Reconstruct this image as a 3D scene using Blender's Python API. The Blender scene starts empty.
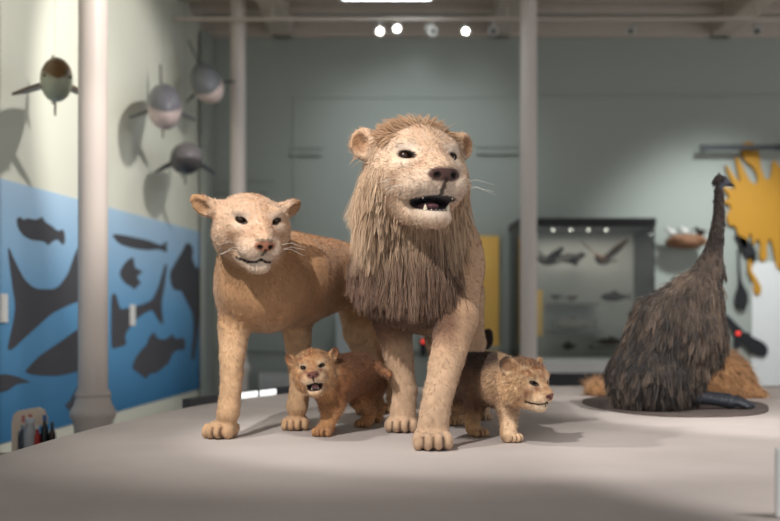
import bpy, bmesh, math, random
import numpy as np
from mathutils import Vector, Matrix
rnd = random.Random(7)
RNG = np.random.default_rng(11)
SC = bpy.context.scene
COL = SC.collection
FPX = 1090.0          # focal length in pixels of the 780 px wide frame
CAMZ = 1.40           # eye height above the gallery floor
POD = 0.90            # podium top

def P(u, v, y):
    """a point seen at (u, v), y metres in front of the camera"""
    return np.array([(u - 390) / FPX * y, y, CAMZ - (v - 309) / FPX * y])

# ------------------------------------------------------------------ objects
def tag(o, label=None, cat=None, group=None, kind=None):
    if label: o['label'] = label
    if cat: o['category'] = cat
    if group: o['group'] = group
    if kind: o['kind'] = kind
    return o

def empty(name, loc, label, cat, group=None, rz=0.0):
    o = bpy.data.objects.new(name, None)
    o.empty_display_size = 0.1
    COL.objects.link(o)
    o.location = loc
    o.rotation_euler = (0, 0, rz)
    return tag(o, label, cat, group)

def link_mesh(name, me, m, parent=None, loc=None):
    if m is not None: me.materials.append(m)
    o = bpy.data.objects.new(name, me)
    COL.objects.link(o)
    if parent is not None:
        o.parent = parent
    if loc is not None:
        o.location = loc
    return o

def np_mesh(name, V, F, cols=None, smooth=True):
    """mesh from numpy arrays; F is (n,4) or (n,3)"""
    V = np.asarray(V, np.float32); F = np.asarray(F, np.int32)
    me = bpy.data.meshes.new(name)
    n, k = F.shape
    me.vertices.add(len(V)); me.vertices.foreach_set('co', V.ravel())
    me.loops.add(n * k); me.loops.foreach_set('vertex_index', F.ravel())
    me.polygons.add(n)
    me.polygons.foreach_set('loop_start', np.arange(0, n * k, k, dtype=np.int32))
    me.polygons.foreach_set('use_smooth', np.full(n, smooth))
    me.update(calc_edges=True)
    if cols is not None:
        a = me.color_attributes.new('Col', 'FLOAT_COLOR', 'POINT')
        c = np.ones((len(V), 4), np.float32); c[:, :3] = cols
        a.data.foreach_set('color', c.ravel())
    me.validate()
    return me

class MB:
    """collects simple solids into ONE mesh"""
    def __init__(s): s.bm = bmesh.new()
    def box(s, c, d, rz=0.0, bevel=0.0, rx=0.0, ry=0.0):
        M = Matrix.Translation(Vector(c)) @ Matrix.Rotation(rz, 4, 'Z') @ Matrix.Rotation(ry, 4, 'Y') @ Matrix.Rotation(rx, 4, 'X') @ Matrix.Diagonal((d[0], d[1], d[2], 1))
        r = bmesh.ops.create_cube(s.bm, size=1.0, matrix=M)
        if bevel:
            es = list({e for v in r['verts'] for e in v.link_edges})
            bmesh.ops.bevel(s.bm, geom=es, offset=bevel, segments=2, affect='EDGES', profile=0.5)
        return s
    def lathe(s, prof, c=(0, 0, 0), axis='Z', n=24, caps=True):
        rings = []
        for r, h in prof:
            ring = []
            for i in range(n):
                a = 2 * math.pi * i / n
                p = (r * math.cos(a), r * math.sin(a), h)
                if axis == 'Y': p = (p[0], p[2], p[1])
                if axis == 'X': p = (p[2], p[0], p[1])
                ring.append(s.bm.verts.new((c[0] + p[0], c[1] + p[1], c[2] + p[2])))
            rings.append(ring)
        for a, b in zip(rings, rings[1:]):
            for i in range(n):
                s.bm.faces.new((a[i], a[(i + 1) % n], b[(i + 1) % n], b[i]))
        if caps:
            s.bm.faces.new(rings[0][::-1]); s.bm.faces.new(rings[-1])
        return s
    def tube(s, pts, rad, n=8, caps=True):
        pts = [Vector(p) for p in pts]
        if not isinstance(rad, (list, tuple)): rad = [rad] * len(pts)
        rings = []
        for i, p in enumerate(pts):
            t = (pts[min(i + 1, len(pts) - 1)] - pts[max(i - 1, 0)]).normalized()
            ref = Vector((0, 0, 1)) if abs(t.z) < 0.9 else Vector((1, 0, 0))
            x = t.cross(ref).normalized(); y = t.cross(x)
            rings.append([s.bm.verts.new(p + (x * math.cos(2 * math.pi * k / n) + y * math.sin(2 * math.pi * k / n)) * rad[i]) for k in range(n)])
        for a, b in zip(rings, rings[1:]):
            for i in range(n):
                s.bm.faces.new((a[i], a[(i + 1) % n], b[(i + 1) % n], b[i]))
        if caps:
            s.bm.faces.new(rings[0][::-1]); s.bm.faces.new(rings[-1])
        return s
    def ball(s, c, r, n=16, rot=None):
        if not isinstance(r, (list, tuple)): r = (r, r, r)
        M = Matrix.Translation(Vector(c)) @ (rot.to_4x4() if rot is not None else Matrix.Identity(4)) @ Matrix.Diagonal((r[0], r[1], r[2], 1))
        bmesh.ops.create_uvsphere(s.bm, u_segments=n, v_segments=max(6, n // 2), radius=1.0, matrix=M)
        return s
    def poly(s, pts, ext):
        """closed outline extruded along ext"""
        vs = [s.bm.verts.new(p) for p in pts]
        f = s.bm.faces.new(vs)
        r = bmesh.ops.extrude_face_region(s.bm, geom=[f])
        bmesh.ops.translate(s.bm, vec=Vector(ext), verts=[g for g in r['geom'] if isinstance(g, bmesh.types.BMVert)])
        return s
    def build(s, name, m, parent=None, smooth=False, loc=None):
        bmesh.ops.recalc_face_normals(s.bm, faces=s.bm.faces)
        me = bpy.data.meshes.new(name); s.bm.to_mesh(me); s.bm.free()
        if smooth:
            me.polygons.foreach_set('use_smooth', [True] * len(me.polygons))
            try: me.set_sharp_from_angle(angle=math.radians(38))
            except Exception: pass
        return link_mesh(name, me, m, parent, loc)

def rel(o_parent, *objs):
    """children were built in world space: re-express them about the parent's base"""
    l = Vector(o_parent.location)
    R = Matrix.Rotation(o_parent.rotation_euler.z, 4, 'Z')
    M = (Matrix.Translation(l) @ R).inverted()
    def walk(o):
        if o.type == 'MESH': o.data.transform(M)
        for c in o.children: walk(c)
    for o in objs: walk(o)

def base_at(o, loc):
    """a one-mesh thing built in world space gets its origin at loc"""
    o.data.transform(Matrix.Translation(-Vector(loc))); o.location = loc
    return o

# ------------------------------------------------------------------ materials
def srgb(r, g, b):
    f = lambda c: (c / 255 / 12.92) if c / 255 <= 0.04045 else ((c / 255 + 0.055) / 1.055) ** 2.4
    return (f(r), f(g), f(b))

def new_mat(name):
    m = bpy.data.materials.new(name); m.use_nodes = True
    nt = m.node_tree
    return m, nt, nt.nodes['Principled BSDF']

def mat(name, rgb, rough=0.6, metal=0.0, var=0.08, scale=6.0, bump=0.0, bscale=60.0, spec=0.4, stretch=None):
    """plain material with procedural variation in tone and a fine bump"""
    m, nt, b = new_mat(name)
    N, L = nt.nodes, nt.links
    c = srgb(*rgb)
    tc = N.new('ShaderNodeTexCoord'); mp = N.new('ShaderNodeMapping')
    if stretch: mp.inputs['Scale'].default_value = stretch
    L.new(tc.outputs['Object'], mp.inputs['Vector'])
    n1 = N.new('ShaderNodeTexNoise'); n1.inputs['Scale'].default_value = scale; n1.inputs['Detail'].default_value = 4
    L.new(mp.outputs['Vector'], n1.inputs['Vector'])
    mx = N.new('ShaderNodeMix'); mx.data_type = 'RGBA'
    mx.inputs[6].default_value = (*[x * (1 - var) for x in c], 1)
    mx.inputs[7].default_value = (*[min(1, x * (1 + var)) for x in c], 1)
    L.new(n1.outputs['Fac'], mx.inputs[0]); L.new(mx.outputs[2], b.inputs['Base Color'])
    b.inputs['Roughness'].default_value = rough; b.inputs['Metallic'].default_value = metal
    b.inputs['Specular IOR Level'].default_value = spec
    if bump:
        n2 = N.new('ShaderNodeTexNoise'); n2.inputs['Scale'].default_value = bscale; n2.inputs['Detail'].default_value = 3
        L.new(mp.outputs['Vector'], n2.inputs['Vector'])
        bp = N.new('ShaderNodeBump'); bp.inputs['Strength'].default_value = bump; bp.inputs['Distance'].default_value = 0.01
        L.new(n2.outputs['Fac'], bp.inputs['Height']); L.new(bp.outputs['Normal'], b.inputs['Normal'])
    return m

def glow(name, rgb, strength):
    m, nt, b = new_mat(name)
    b.inputs['Base Color'].default_value = (*srgb(*rgb), 1)
    b.inputs['Emission Color'].default_value = (*srgb(*rgb), 1)
    b.inputs['Emission Strength'].default_value = strength
    return m

def fur_mat(name, var=0.22, scale=55.0, bump=0.5, stretch=(1, 1, 0.25), rough=0.85, sheen=0.15, blotch=0.15):
    """coat colour from the painted attribute, broken up by hair-like noise"""
    m, nt, b = new_mat(name)
    N, L = nt.nodes, nt.links
    at = N.new('ShaderNodeVertexColor'); at.layer_name = 'Col'
    tc = N.new('ShaderNodeTexCoord'); mp = N.new('ShaderNodeMapping'); mp.inputs['Scale'].default_value = stretch
    L.new(tc.outputs['Object'], mp.inputs['Vector'])
    n1 = N.new('ShaderNodeTexNoise'); n1.inputs['Scale'].default_value = scale; n1.inputs['Detail'].default_value = 5; n1.inputs['Roughness'].default_value = 0.65
    L.new(mp.outputs['Vector'], n1.inputs['Vector'])
    n2 = N.new('ShaderNodeTexNoise'); n2.inputs['Scale'].default_value = 9.0; n2.inputs['Detail'].default_value = 4
    L.new(tc.outputs['Object'], n2.inputs['Vector'])
    m1 = N.new('ShaderNodeMapRange'); m1.inputs[1].default_value = 0.3; m1.inputs[2].default_value = 0.7
    m1.inputs[3].default_value = 1 - var; m1.inputs[4].default_value = 1 + var * 0.7
    L.new(n1.outputs['Fac'], m1.inputs[0])
    m2 = N.new('ShaderNodeMapRange'); m2.inputs[1].default_value = 0.35; m2.inputs[2].default_value = 0.65
    m2.inputs[3].default_value = 1 - blotch; m2.inputs[4].default_value = 1 + blotch * 0.6
    L.new(n2.outputs['Fac'], m2.inputs[0])
    mu = N.new('ShaderNodeMath'); mu.operation = 'MULTIPLY'
    L.new(m1.outputs[0], mu.inputs[0]); L.new(m2.outputs[0], mu.inputs[1])
    vm = N.new('ShaderNodeVectorMath'); vm.operation = 'SCALE'
    L.new(at.outputs['Color'], vm.inputs[0]); L.new(mu.outputs[0], vm.inputs['Scale'])
    L.new(vm.outputs[0], b.inputs['Base Color'])
    b.inputs['Roughness'].default_value = rough
    b.inputs['Specular IOR Level'].default_value = 0.2
    b.inputs['Sheen Weight'].default_value = sheen
    if bump:
        bp = N.new('ShaderNodeBump'); bp.inputs['Strength'].default_value = bump; bp.inputs['Distance'].default_value = 0.006
        L.new(n1.outputs['Fac'], bp.inputs['Height']); L.new(bp.outputs['Normal'], b.inputs['Normal'])
    return m

def strand_mat(name, rough=0.6):
    m, nt, b = new_mat(name)
    at = nt.nodes.new('ShaderNodeVertexColor'); at.layer_name = 'Col'
    nt.links.new(at.outputs['Color'], b.inputs['Base Color'])
    b.inputs['Roughness'].default_value = rough; b.inputs['Specular IOR Level'].default_value = 0.25
    b.inputs['Sheen Weight'].default_value = 0.2
    return m

# ------------------------------------------------------------------ signed-distance sculpting
def smin(a, b, k):
    h = np.clip(0.5 + 0.5 * (b - a) / k, 0, 1)
    return b + (a - b) * h - k * h * (1 - h)

class Sdf:
    def __init__(s, lo, hi, h):
        s.lo = np.array(lo, float); s.h = h
        s.n = np.ceil((np.array(hi) - s.lo) / h).astype(int) + 1
        s.ax = [(s.lo[i] + h * np.arange(s.n[i])).astype(np.float32) for i in range(3)]
        s.D = np.full(s.n, 0.25, np.float32)
    def reg(s, lo, hi):
        a = np.clip(np.floor((np.array(lo) - s.lo) / s.h).astype(int), 0, s.n)
        b = np.clip(np.ceil((np.array(hi) - s.lo) / s.h).astype(int) + 1, 0, s.n)
        if np.any(b <= a): return None, None
        sl = tuple(slice(a[i], b[i]) for i in range(3))
        return sl, (s.ax[0][sl[0]][:, None, None], s.ax[1][sl[1]][None, :, None], s.ax[2][sl[2]][None, None, :])
    def put(s, sl, d, k, op):
        A = s.D[sl]
        if op == 'add': s.D[sl] = smin(A, d, k)
        elif op == 'cut': s.D[sl] = -smin(-A, d, k)
    def ell(s, c, r, R=None, k=0.03, op='add'):
        c = np.asarray(c, float); r = np.asarray(r, float)
        if R is None: R = np.eye(3)
        ext = np.sqrt(((R * r[None, :]) ** 2).sum(1)) + k + s.h * 2
        sl, X = s.reg(c - ext, c + ext)
        if sl is None: return
        q = [X[i] - c[i] for i in range(3)]
        L = [R[0, j] * q[0] + R[1, j] * q[1] + R[2, j] * q[2] for j in range(3)]
        k0 = np.sqrt((L[0] / r[0]) ** 2 + (L[1] / r[1]) ** 2 + (L[2] / r[2]) ** 2)
        k1 = np.sqrt((L[0] / r[0] ** 2) ** 2 + (L[1] / r[1] ** 2) ** 2 + (L[2] / r[2] ** 2) ** 2)
        d = k0 * (k0 - 1) / np.maximum(k1, 1e-6)
        s.put(sl, d, k, op)
    def cone(s, a, b, r1, r2, k=0.03, op='add', sq=None):
        a = np.asarray(a, float); b = np.asarray(b, float)
        m = max(r1, r2) * (max(1, sq[1]) if sq else 1) + k + s.h * 2
        sl, X = s.reg(np.minimum(a, b) - m, np.maximum(a, b) + m)
        if sl is None: return
        ba = b - a; bb = max(float(ba @ ba), 1e-9)
        q = [X[i] - a[i] for i in range(3)]
        t = np.clip((q[0] * ba[0] + q[1] * ba[1] + q[2] * ba[2]) / bb, 0, 1)
        e = [q[i] - t * ba[i] for i in range(3)]
        if sq:
            dv, f = sq
            w = (e[0] * dv[0] + e[1] * dv[1] + e[2] * dv[2]) * (1 / f - 1)
            e = [e[i] + w * dv[i] for i in range(3)]
        d = np.sqrt(e[0] ** 2 + e[1] ** 2 + e[2] ** 2) - (r1 + t * (r2 - r1))
        s.put(sl, d, k, op)
    def chain(s, pts, rads, k=0.03, sq=None):
        pts = [np.asarray(p, float) for p in pts]
        m = max(rads) + k + s.h * 2
        sl, X = s.reg(np.min(pts, 0) - m, np.max(pts, 0) + m)
        if sl is None: return
        tot = None
        for i in range(len(pts) - 1):                       # the limb first, then blended into the body
            a, b = pts[i], pts[i + 1]; ba = b - a; bb = max(float(ba @ ba), 1e-9)
            q = [X[j] - a[j] for j in range(3)]
            t = np.clip((q[0] * ba[0] + q[1] * ba[1] + q[2] * ba[2]) / bb, 0, 1)
            t2 = t * t * (3 - 2 * t) * 0.5 + t * 0.5
            d = np.sqrt(sum((q[j] - t * ba[j]) ** 2 for j in range(3))) - (rads[i] + t2 * (rads[i + 1] - rads[i]))
            tot = d if tot is None else smin(tot, d, 0.006)
        s.put(sl, tot, k, 'add')
    def floor_cut(s, z):
        s.D = np.maximum(s.D, (z - s.ax[2])[None, None, :])
    def mesh(s, smooth_iter=1):
        D = s.D; ins = D < 0
        nx, ny, nz = s.n
        cnt = np.zeros((nx - 1, ny - 1, nz - 1), np.int8)
        offs = [(i, j, k) for i in (0, 1) for j in (0, 1) for k in (0, 1)]
        for i, j, k in offs:
            cnt += ins[i:nx - 1 + i, j:ny - 1 + j, k:nz - 1 + k]
        act = np.argwhere((cnt > 0) & (cnt < 8))
        idx = -np.ones(cnt.shape, np.int32); idx[act[:, 0], act[:, 1], act[:, 2]] = np.arange(len(act))
        val = {o: D[act[:, 0] + o[0], act[:, 1] + o[1], act[:, 2] + o[2]] for o in offs}
        acc = np.zeros((len(act), 3)); num = np.zeros(len(act))
        for o in offs:
            for a in range(3):
                if o[a] == 0:
                    p = list(o); p[a] = 1; p = tuple(p)
                    va, vb = val[o], val[p]
                    m = (va < 0) != (vb < 0)
                    t = np.where(m, va / np.where(m, va - vb, 1), 0)
                    pos = np.tile(np.array(o, float), (len(act), 1)); pos[:, a] = t
                    acc[m] += pos[m]; num[m] += 1
        V = s.lo + s.h * (act + acc / num[:, None])
        F = []
        for a in range(3):
            b, c = (a + 1) % 3, (a + 2) % 3
            sl0 = [slice(None)] * 3; sl1 = [slice(None)] * 3
            sl0[a] = slice(0, -1); sl1[a] = slice(1, None)
            i0, i1 = ins[tuple(sl0)], ins[tuple(sl1)]
            e = np.argwhere(i0 != i1)
            e = e[(e[:, b] > 0) & (e[:, c] > 0) & (e[:, b] < s.n[b] - 1) & (e[:, c] < s.n[c] - 1)]
            fl = i0[e[:, 0], e[:, 1], e[:, 2]]
            def cell(db, dc):
                q = e.copy(); q[:, b] += db; q[:, c] += dc
                return idx[q[:, 0], q[:, 1], q[:, 2]]
            Q = np.stack([cell(-1, -1), cell(0, -1), cell(0, 0), cell(-1, 0)], 1)
            Q[~fl] = Q[~fl][:, ::-1]
            F.append(Q)
        F = np.concatenate(F); F = F[(F >= 0).all(1)]
        for _ in range(smooth_iter): V = laplace(V, F, 0.5)
        # keep only the largest connected piece
        lab = np.arange(len(V))
        E = np.concatenate([F[:, [0, 1]], F[:, [1, 2]], F[:, [2, 3]], F[:, [3, 0]]])
        while True:
            m = np.minimum(lab[E[:, 0]], lab[E[:, 1]])
            new = lab.copy()
            np.minimum.at(new, E[:, 0], m); np.minimum.at(new, E[:, 1], m)
            new = new[new]
            if (new == lab).all(): break
            lab = new
        u, ct = np.unique(lab, return_counts=True)
        keep = lab == u[ct.argmax()]
        remap = np.cumsum(keep) - 1
        F = F[keep[F].all(1)]; F = remap[F]; V = V[keep]
        return V, F

def laplace(V, F, w):
    acc = np.zeros_like(V); n = np.zeros(len(V))
    for i in range(4):
        j = (i + 1) % 4
        for a, b in ((i, j), (j, i)):
            for d in range(3): acc[:, d] += np.bincount(F[:, a], V[F[:, b], d], len(V))
            n += np.bincount(F[:, a], minlength=len(V))
    return V * (1 - w) + w * acc / np.maximum(n, 1)[:, None]

def normals(V, F):
    fn = np.cross(V[F[:, 2]] - V[F[:, 0]], V[F[:, 3]] - V[F[:, 1]])
    N = np.zeros_like(V)
    for i in range(4):
        for d in range(3): N[:, d] += np.bincount(F[:, i], fn[:, d], len(V))
    return N / np.maximum(np.linalg.norm(N, axis=1), 1e-12)[:, None]

def vnoise(Pn, scale, seed=0):
    """value noise in -1..1"""
    q = np.asarray(Pn, float) * scale + seed * 17.31
    i = np.floor(q).astype(np.int64); f = q - i
    f = f * f * (3 - 2 * f)
    out = np.zeros(len(q))
    for dx in (0, 1):
        for dy in (0, 1):
            for dz in (0, 1):
                h = ((i[:, 0] + dx) * 73856093) ^ ((i[:, 1] + dy) * 19349663) ^ ((i[:, 2] + dz) * 83492791)
                h = (h ^ (h >> 13)) * 1274126177
                v = ((h ^ (h >> 16)) & 0xffff) / 32767.5 - 1
                out += v * (f[:, 0] if dx else 1 - f[:, 0]) * (f[:, 1] if dy else 1 - f[:, 1]) * (f[:, 2] if dz else 1 - f[:, 2])
    return out

def sm(x, a, b):
    t = np.clip((x - a) / (b - a), 0, 1)
    return t * t * (3 - 2 * t)

def lerp(c, d, t):
    return c * (1 - t[:, None]) + np.asarray(d) * t[:, None]

def strands(roots, dirs, lens, rad, cols_root, cols_tip, grav, seg=5, curl=0.15, sides=3, clump=None, seed=3):
    """tapered hairs: each bends from its own direction towards grav (n,3)"""
    g = np.random.default_rng(seed)
    n = len(roots)
    p = roots.copy(); d = dirs.copy()
    wob = g.normal(0, 1, (n, 3)) * curl
    path = [p.copy()]
    for i in range(seg):
        t = (i + 1) / seg
        d = d + grav * (0.9 / seg) * 2 + wob * (1 / seg) * np.sin(3.0 * t + wob[:, :1] * 9)
        d /= np.linalg.norm(d, axis=1)[:, None]
        p = p + d * (lens / seg)[:, None]
        path.append(p.copy())
    path = np.array(path)                                  # seg+1, n, 3
    if clump is not None:                                   # tips drawn towards a neighbour strand
        for i in range(1, seg + 1):
            w = 0.75 * (i / seg) ** 1.2
            path[i] = path[i] * (1 - w) + (path[i][clump] + (path[0] - path[0][clump]) * 0.25) * w
    T = np.gradient(path, axis=0)
    T /= np.maximum(np.linalg.norm(T, axis=2), 1e-9)[..., None]
    ref = np.tile(g.normal(0, 1, (1, n, 3)), (seg + 1, 1, 1))
    A = np.cross(T, ref); A /= np.maximum(np.linalg.norm(A, axis=2), 1e-9)[..., None]
    B = np.cross(T, A)
    V, C = [], []
    for i in range(seg + 1):
        t = i / seg
        w = rad * (1 - 0.85 * t ** 1.5)
        cc = cols_root * (1 - t) + cols_tip * t
        for k in range(sides):
            a = 2 * math.pi * k / sides
            V.append(path[i] + (A[i] * math.cos(a) + B[i] * math.sin(a)) * w[:, None]); C.append(cc)
    V = np.stack(V, 1)                                     # n, (seg+1)*sides, 3
    C = np.stack(C, 1)
    per = (seg + 1) * sides
    fs = []
    for i in range(seg):
        for k in range(sides):
            k2 = (k + 1) % sides
            fs.append((i * sides + k, i * sides + k2, (i + 1) * sides + k2, (i + 1) * sides + k))
    fs = np.array(fs)
    F = (fs[None] + (np.arange(n) * per)[:, None, None]).reshape(-1, 4)
    return V.reshape(-1, 3), F, C.reshape(-1, 3)

def scatter(V, F, weight, n, seed=5):
    """n random points on the surface, by area times weight"""
    g = np.random.default_rng(seed)
    A = np.linalg.norm(np.cross(V[F[:, 2]] - V[F[:, 0]], V[F[:, 3]] - V[F[:, 1]]), axis=1) * weight[F].mean(1)
    f = g.choice(len(F), n, p=A / A.sum())
    a, b = g.random(n), g.random(n)
    w = np.stack([(1 - a) * (1 - b), a * (1 - b), a * b, (1 - a) * b], 1)
    return f, w

def at_pts(arr, F, f, w):
    return (arr[F[f]] * w[..., None]).sum(1)

# ================================================================== THE GALLERY
YB = 12.5                                              # back wall
WX = lambda d: -3.264 + 0.0913 * d                     # left wall runs slightly inwards
def wallpt(u, v, off=0.0):
    t = (u - 390) / FPX
    d = 3.264 / (0.0913 - t)
    p = P(u, v, d)
    return p + np.array([off, -off * 0.0913, 0])
def backpt(u, v, off=0.0):
    return P(u, v, YB - off)
WN = Vector((1, -0.0913, 0)).normalized()              # left wall normal

M_back = mat('sage_wall_paint', (163, 168, 160), 0.75, var=0.04, scale=1.2)
M_left = mat('pale_wall_paint', (216, 217, 203), 0.75, var=0.03, scale=1.0)
M_trim = mat('grey_green_trim', (128, 138, 134), 0.6, var=0.03)
M_ceil = mat('warm_grey_ceiling', (196, 184, 172), 0.8, var=0.05)
M_floor = mat('grey_stone_floor', (168, 158, 148), 0.5, var=0.1, scale=3)
M_col = mat('cream_column_paint', (216, 204, 196), 0.45, var=0.04, scale=3)
M_black = mat('black_powder_coat', (26, 26, 29), 0.45)
M_dark = mat('charcoal_metal', (52, 53, 57), 0.4)
M_white = mat('white_enamel', (222, 222, 220), 0.4, var=0.03)
M_sil = mat('charcoal_silhouette_vinyl', (72, 72, 78), 0.7, var=0.06, scale=4)
M_yel = mat('ochre_yellow_panel', (184, 132, 30), 0.6, var=0.05)
M_org = mat('orange_yellow_panel', (255, 200, 104), 0.6, var=0.04)

# floor
MB().box((1.5, 6.5, -0.05), (12, 16, 0.1)).build('floor', M_floor)['kind'] = 'structure'
# back wall
b = MB(); b.box((3.0, YB + 0.1, 2.4), (12, 0.2, 4.8)); tag(b.build('wall_back', M_back), kind='structure')
# left wall
b = MB()
y0, y1 = -1.0, YB
b.poly([(WX(y0), y0, 0), (WX(y1), y1, 0), (WX(y1), y1, 4.8), (WX(y0), y0, 4.8)], (-0.2, 0, 0))
tag(b.build('wall_left', M_left), kind='structure')
# shaded corner pilaster at the end of the left wall and its panels
b = MB(); b.box((WX(YB) + 0.05, YB - 0.16, 2.25), (0.1, 0.3, 4.5)); tag(b.build('trim_corner', M_back), kind='structure')
# ceiling
b = MB(); b.box((3.0, 6.0, 4.9), (13, 14, 0.2)); tag(b.build('ceiling', M_ceil), kind='structure')
k = 1
for x in (-1.23, 1.24, 3.76, 6.3):
    b = MB(); b.box((x, 6.0, 4.66), (0.26, 13, 0.32), bevel=0.02); tag(b.build('trim_%d' % k, M_ceil), kind='structure'); k += 1
for y in (10.3, 10.85, 11.4, 11.95):
    b = MB(); b.box((3.0, y, 4.72), (12, 0.16, 0.16), bevel=0.01); tag(b.build('trim_%d' % k, M_ceil), kind='structure'); k += 1
b = MB(); b.box((3.0, YB - 0.06, 4.60), (12, 0.14, 0.2), bevel=0.02); tag(b.build('trim_%d' % k, M_ceil), kind='structure'); k += 1
# mouldings on the back wall
def trim_back(u0, v0, u1, v1, dep=0.02, m=M_back):
    global k
    a, c = backpt(u0, v0), backpt(u1, v1)
    b = MB(); b.box(((a[0] + c[0]) / 2, YB - dep / 2, (a[2] + c[2]) / 2), (abs(c[0] - a[0]), dep, abs(a[2] - c[2])), bevel=0.008)
    tag(b.build('trim_%d' % k, m), kind='structure'); k += 1
trim_back(293, 95, 800, 98.5); trim_back(293, 98.5, 296.5, 300); trim_back(290, 146, 323, 149, 0.03); trim_back(290, 153, 323, 156, 0.06)
trim_back(476, 145, 519, 148, 0.03); trim_back(476, 152, 519, 155, 0.06)
trim_back(206, 178, 275, 182, 0.03); trim_back(206, 190, 268, 193, 0.05)
trim_back(206, 346, 505, 351, 0.05, M_back)
a, c = backpt(751, 262), backpt(830, 431)
b = MB(); b.box(((a[0] + c[0]) / 2, YB - 0.012, a[2] / 2), (c[0] - a[0], 0.024, a[2]), bevel=0.004)
d1 = b.build('door_1', M_white); tag(d1, kind='structure')
b = MB(); b.box(((a[0] + c[0]) / 2, YB - 0.032, 0.24), (c[0] - a[0] - 0.02, 0.016, 0.44)); b.build('kick_plate', M_dark, d1)

# ---- mural of fish silhouettes on the left wall
def M_mural():
    m, nt, b = new_mat('blue_mural_paint')
    N, L = nt.nodes, nt.links
    tc = N.new('ShaderNodeTexCoord'); sp = N.new('ShaderNodeSeparateXYZ'); L.new(tc.outputs['Object'], sp.inputs[0])
    rp = N.new('ShaderNodeMapRange'); rp.inputs[1].default_value = 0.0; rp.inputs[2].default_value = 1.75
    L.new(sp.outputs['Z'], rp.inputs[0])
    cr = N.new('ShaderNodeValToRGB')
    cr.color_ramp.elements[0].color = (*srgb(48, 112, 158), 1); cr.color_ramp.elements[1].color = (*srgb(170, 200, 226), 1)
    e = cr.color_ramp.elements.new(0.5); e.color = (*srgb(96, 154, 198), 1)
    L.new(rp.outputs[0], cr.inputs[0]); L.new(cr.outputs[0], b.inputs['Base Color'])
    b.inputs['Roughness'].default_value = 0.7
    return m
mb0 = wallpt(200, 389); 
mural = empty('mural', (float(WX(9.0)), 9.0, 0.5), 'blue sea mural with dark fish silhouettes on the left wall', 'mural')
dA, dB = 5.2, 12.3
b = MB(); b.poly([(WX(dA), dA, 0.5), (WX(dB), dB, 0.5), (WX(dB), dB, 2.27), (WX(dA), dA, 2.27)], tuple(WN * 0.006))
panel = o = b.build('painted_panel', M_mural(), mural); rel(mural, o)
fishes = [
 [(28,70),(34,66),(40,72),(48,68),(62,72),(75,66),(78,75),(90,82),(102,92),(112,88),(114,98),(115,108),(112,118),(102,106),(92,110),(85,118),(78,110),(55,108),(40,100),(30,86)],
 [(11,115),(24,145),(42,180),(62,196),(100,196),(120,170),(132,135),(146,105),(146,215),(118,226),(90,240),(66,262),(40,285),(18,306),(11,303),(22,255),(26,225),(20,190)],
 [(42,345),(55,330),(70,315),(110,288),(146,262),(146,340),(128,346),(100,352),(60,350)],
 [(200,97),(214,98),(235,102),(255,106),(272,111),(288,118),(299,109),(297,119),(299,131),(286,124),(262,126),(240,123),(218,117),(206,108)],
 [(213,165),(222,150),(230,142),(238,138),(240,158),(256,164),(243,173),(252,186),(244,190),(242,197),(232,190),(224,186),(216,176)],
 [(198,205),(206,203),(214,233),(226,230),(250,225),(272,216),(284,190),(294,152),(299,150),(294,190),(288,222),(292,262),(282,250),(272,232),(256,240),(240,252),(222,278),(226,296),(205,302),(198,302)],
 [(303,167),(314,148),(326,128),(334,112),(342,116),(346,128),(343,140),(352,160),(362,150),(363,205),(358,240),(352,290),(348,324),(341,322),(346,270),(345,240),(332,215),(324,198),(312,198),(306,188)],
 [(235,338),(240,322),(252,305),(262,296),(266,282),(276,272),(280,284),(296,287),(308,276),(314,286),(328,282),(332,292),(330,306),(318,304),(308,312),(302,328),(292,336),(280,346),(266,348),(262,358),(252,350)],
 [(-6,350),(8,348),(30,353),(54,363),(40,364),(26,367),(12,378),(-6,382)],
 [(114,405),(124,396),(130,384),(140,368),(146,372),(146,414),(130,417),(122,412)],
]
for f in fishes:
    pts = [wallpt(x * 0.557, 180 + y * 0.557, 0.006) for x, y in f]
    for _ in range(2):
        pts = [q for i in range(len(pts)) for q in (pts[i] * 0.82 + pts[(i + 1) % len(pts)] * 0.18, pts[i] * 0.18 + pts[(i + 1) % len(pts)] * 0.82)]
    b = MB(); b.poly([tuple(p) for p in pts], tuple(WN * 0.004))
    o = b.build('fish_silhouette', M_sil, panel); rel(mural, o)
# small white caption plates on the mural
for u, v in ((131, 315), (1, 308)):
    p = wallpt(u, v, 0.016)
    b = MB(); b.box(tuple(p), (0.012, 0.12, 0.19), rz=-math.atan(0.0913))
    o = b.build('caption_plate', M_white, panel); rel(mural, o)

# ---- columns
def column(u, w, y, label):
    x = (u - 390) / FPX * y; r = w / 2 / FPX * y
    root = empty('column', (x, y, 0), label, 'column', 'cream iron columns of the gallery')
    b = MB(); b.lathe([(r, 0.90), (r * 0.985, 2.6), (r * 0.96, 4.9)], n=32); b.build('shaft', M_col, root, True)
    q = r / 0.0892
    prof = [(0.112, 0.0), (0.112, 0.71), (0.116, 0.72), (0.116, 0.735), (0.138, 0.775), (0.138, 0.80), (0.128, 0.815), (0.112, 0.845), (0.103, 0.885), (0.107, 0.89), (0.107, 0.905), (0.098, 0.91), (0.098, 0.925)]
    b = MB(); b.lathe([(a * q, h) for a, h in prof], n=32); b.build('base', M_col, root, True)
    return root
column(93, 29.5, 6.4, 'cream column with flared base in front of the blue mural')
column(238, 15.5, 11.4, 'slender cream column rising behind the lioness')
column(528.5, 17, 10.9, 'slender cream column in front of the glass display case')

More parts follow.
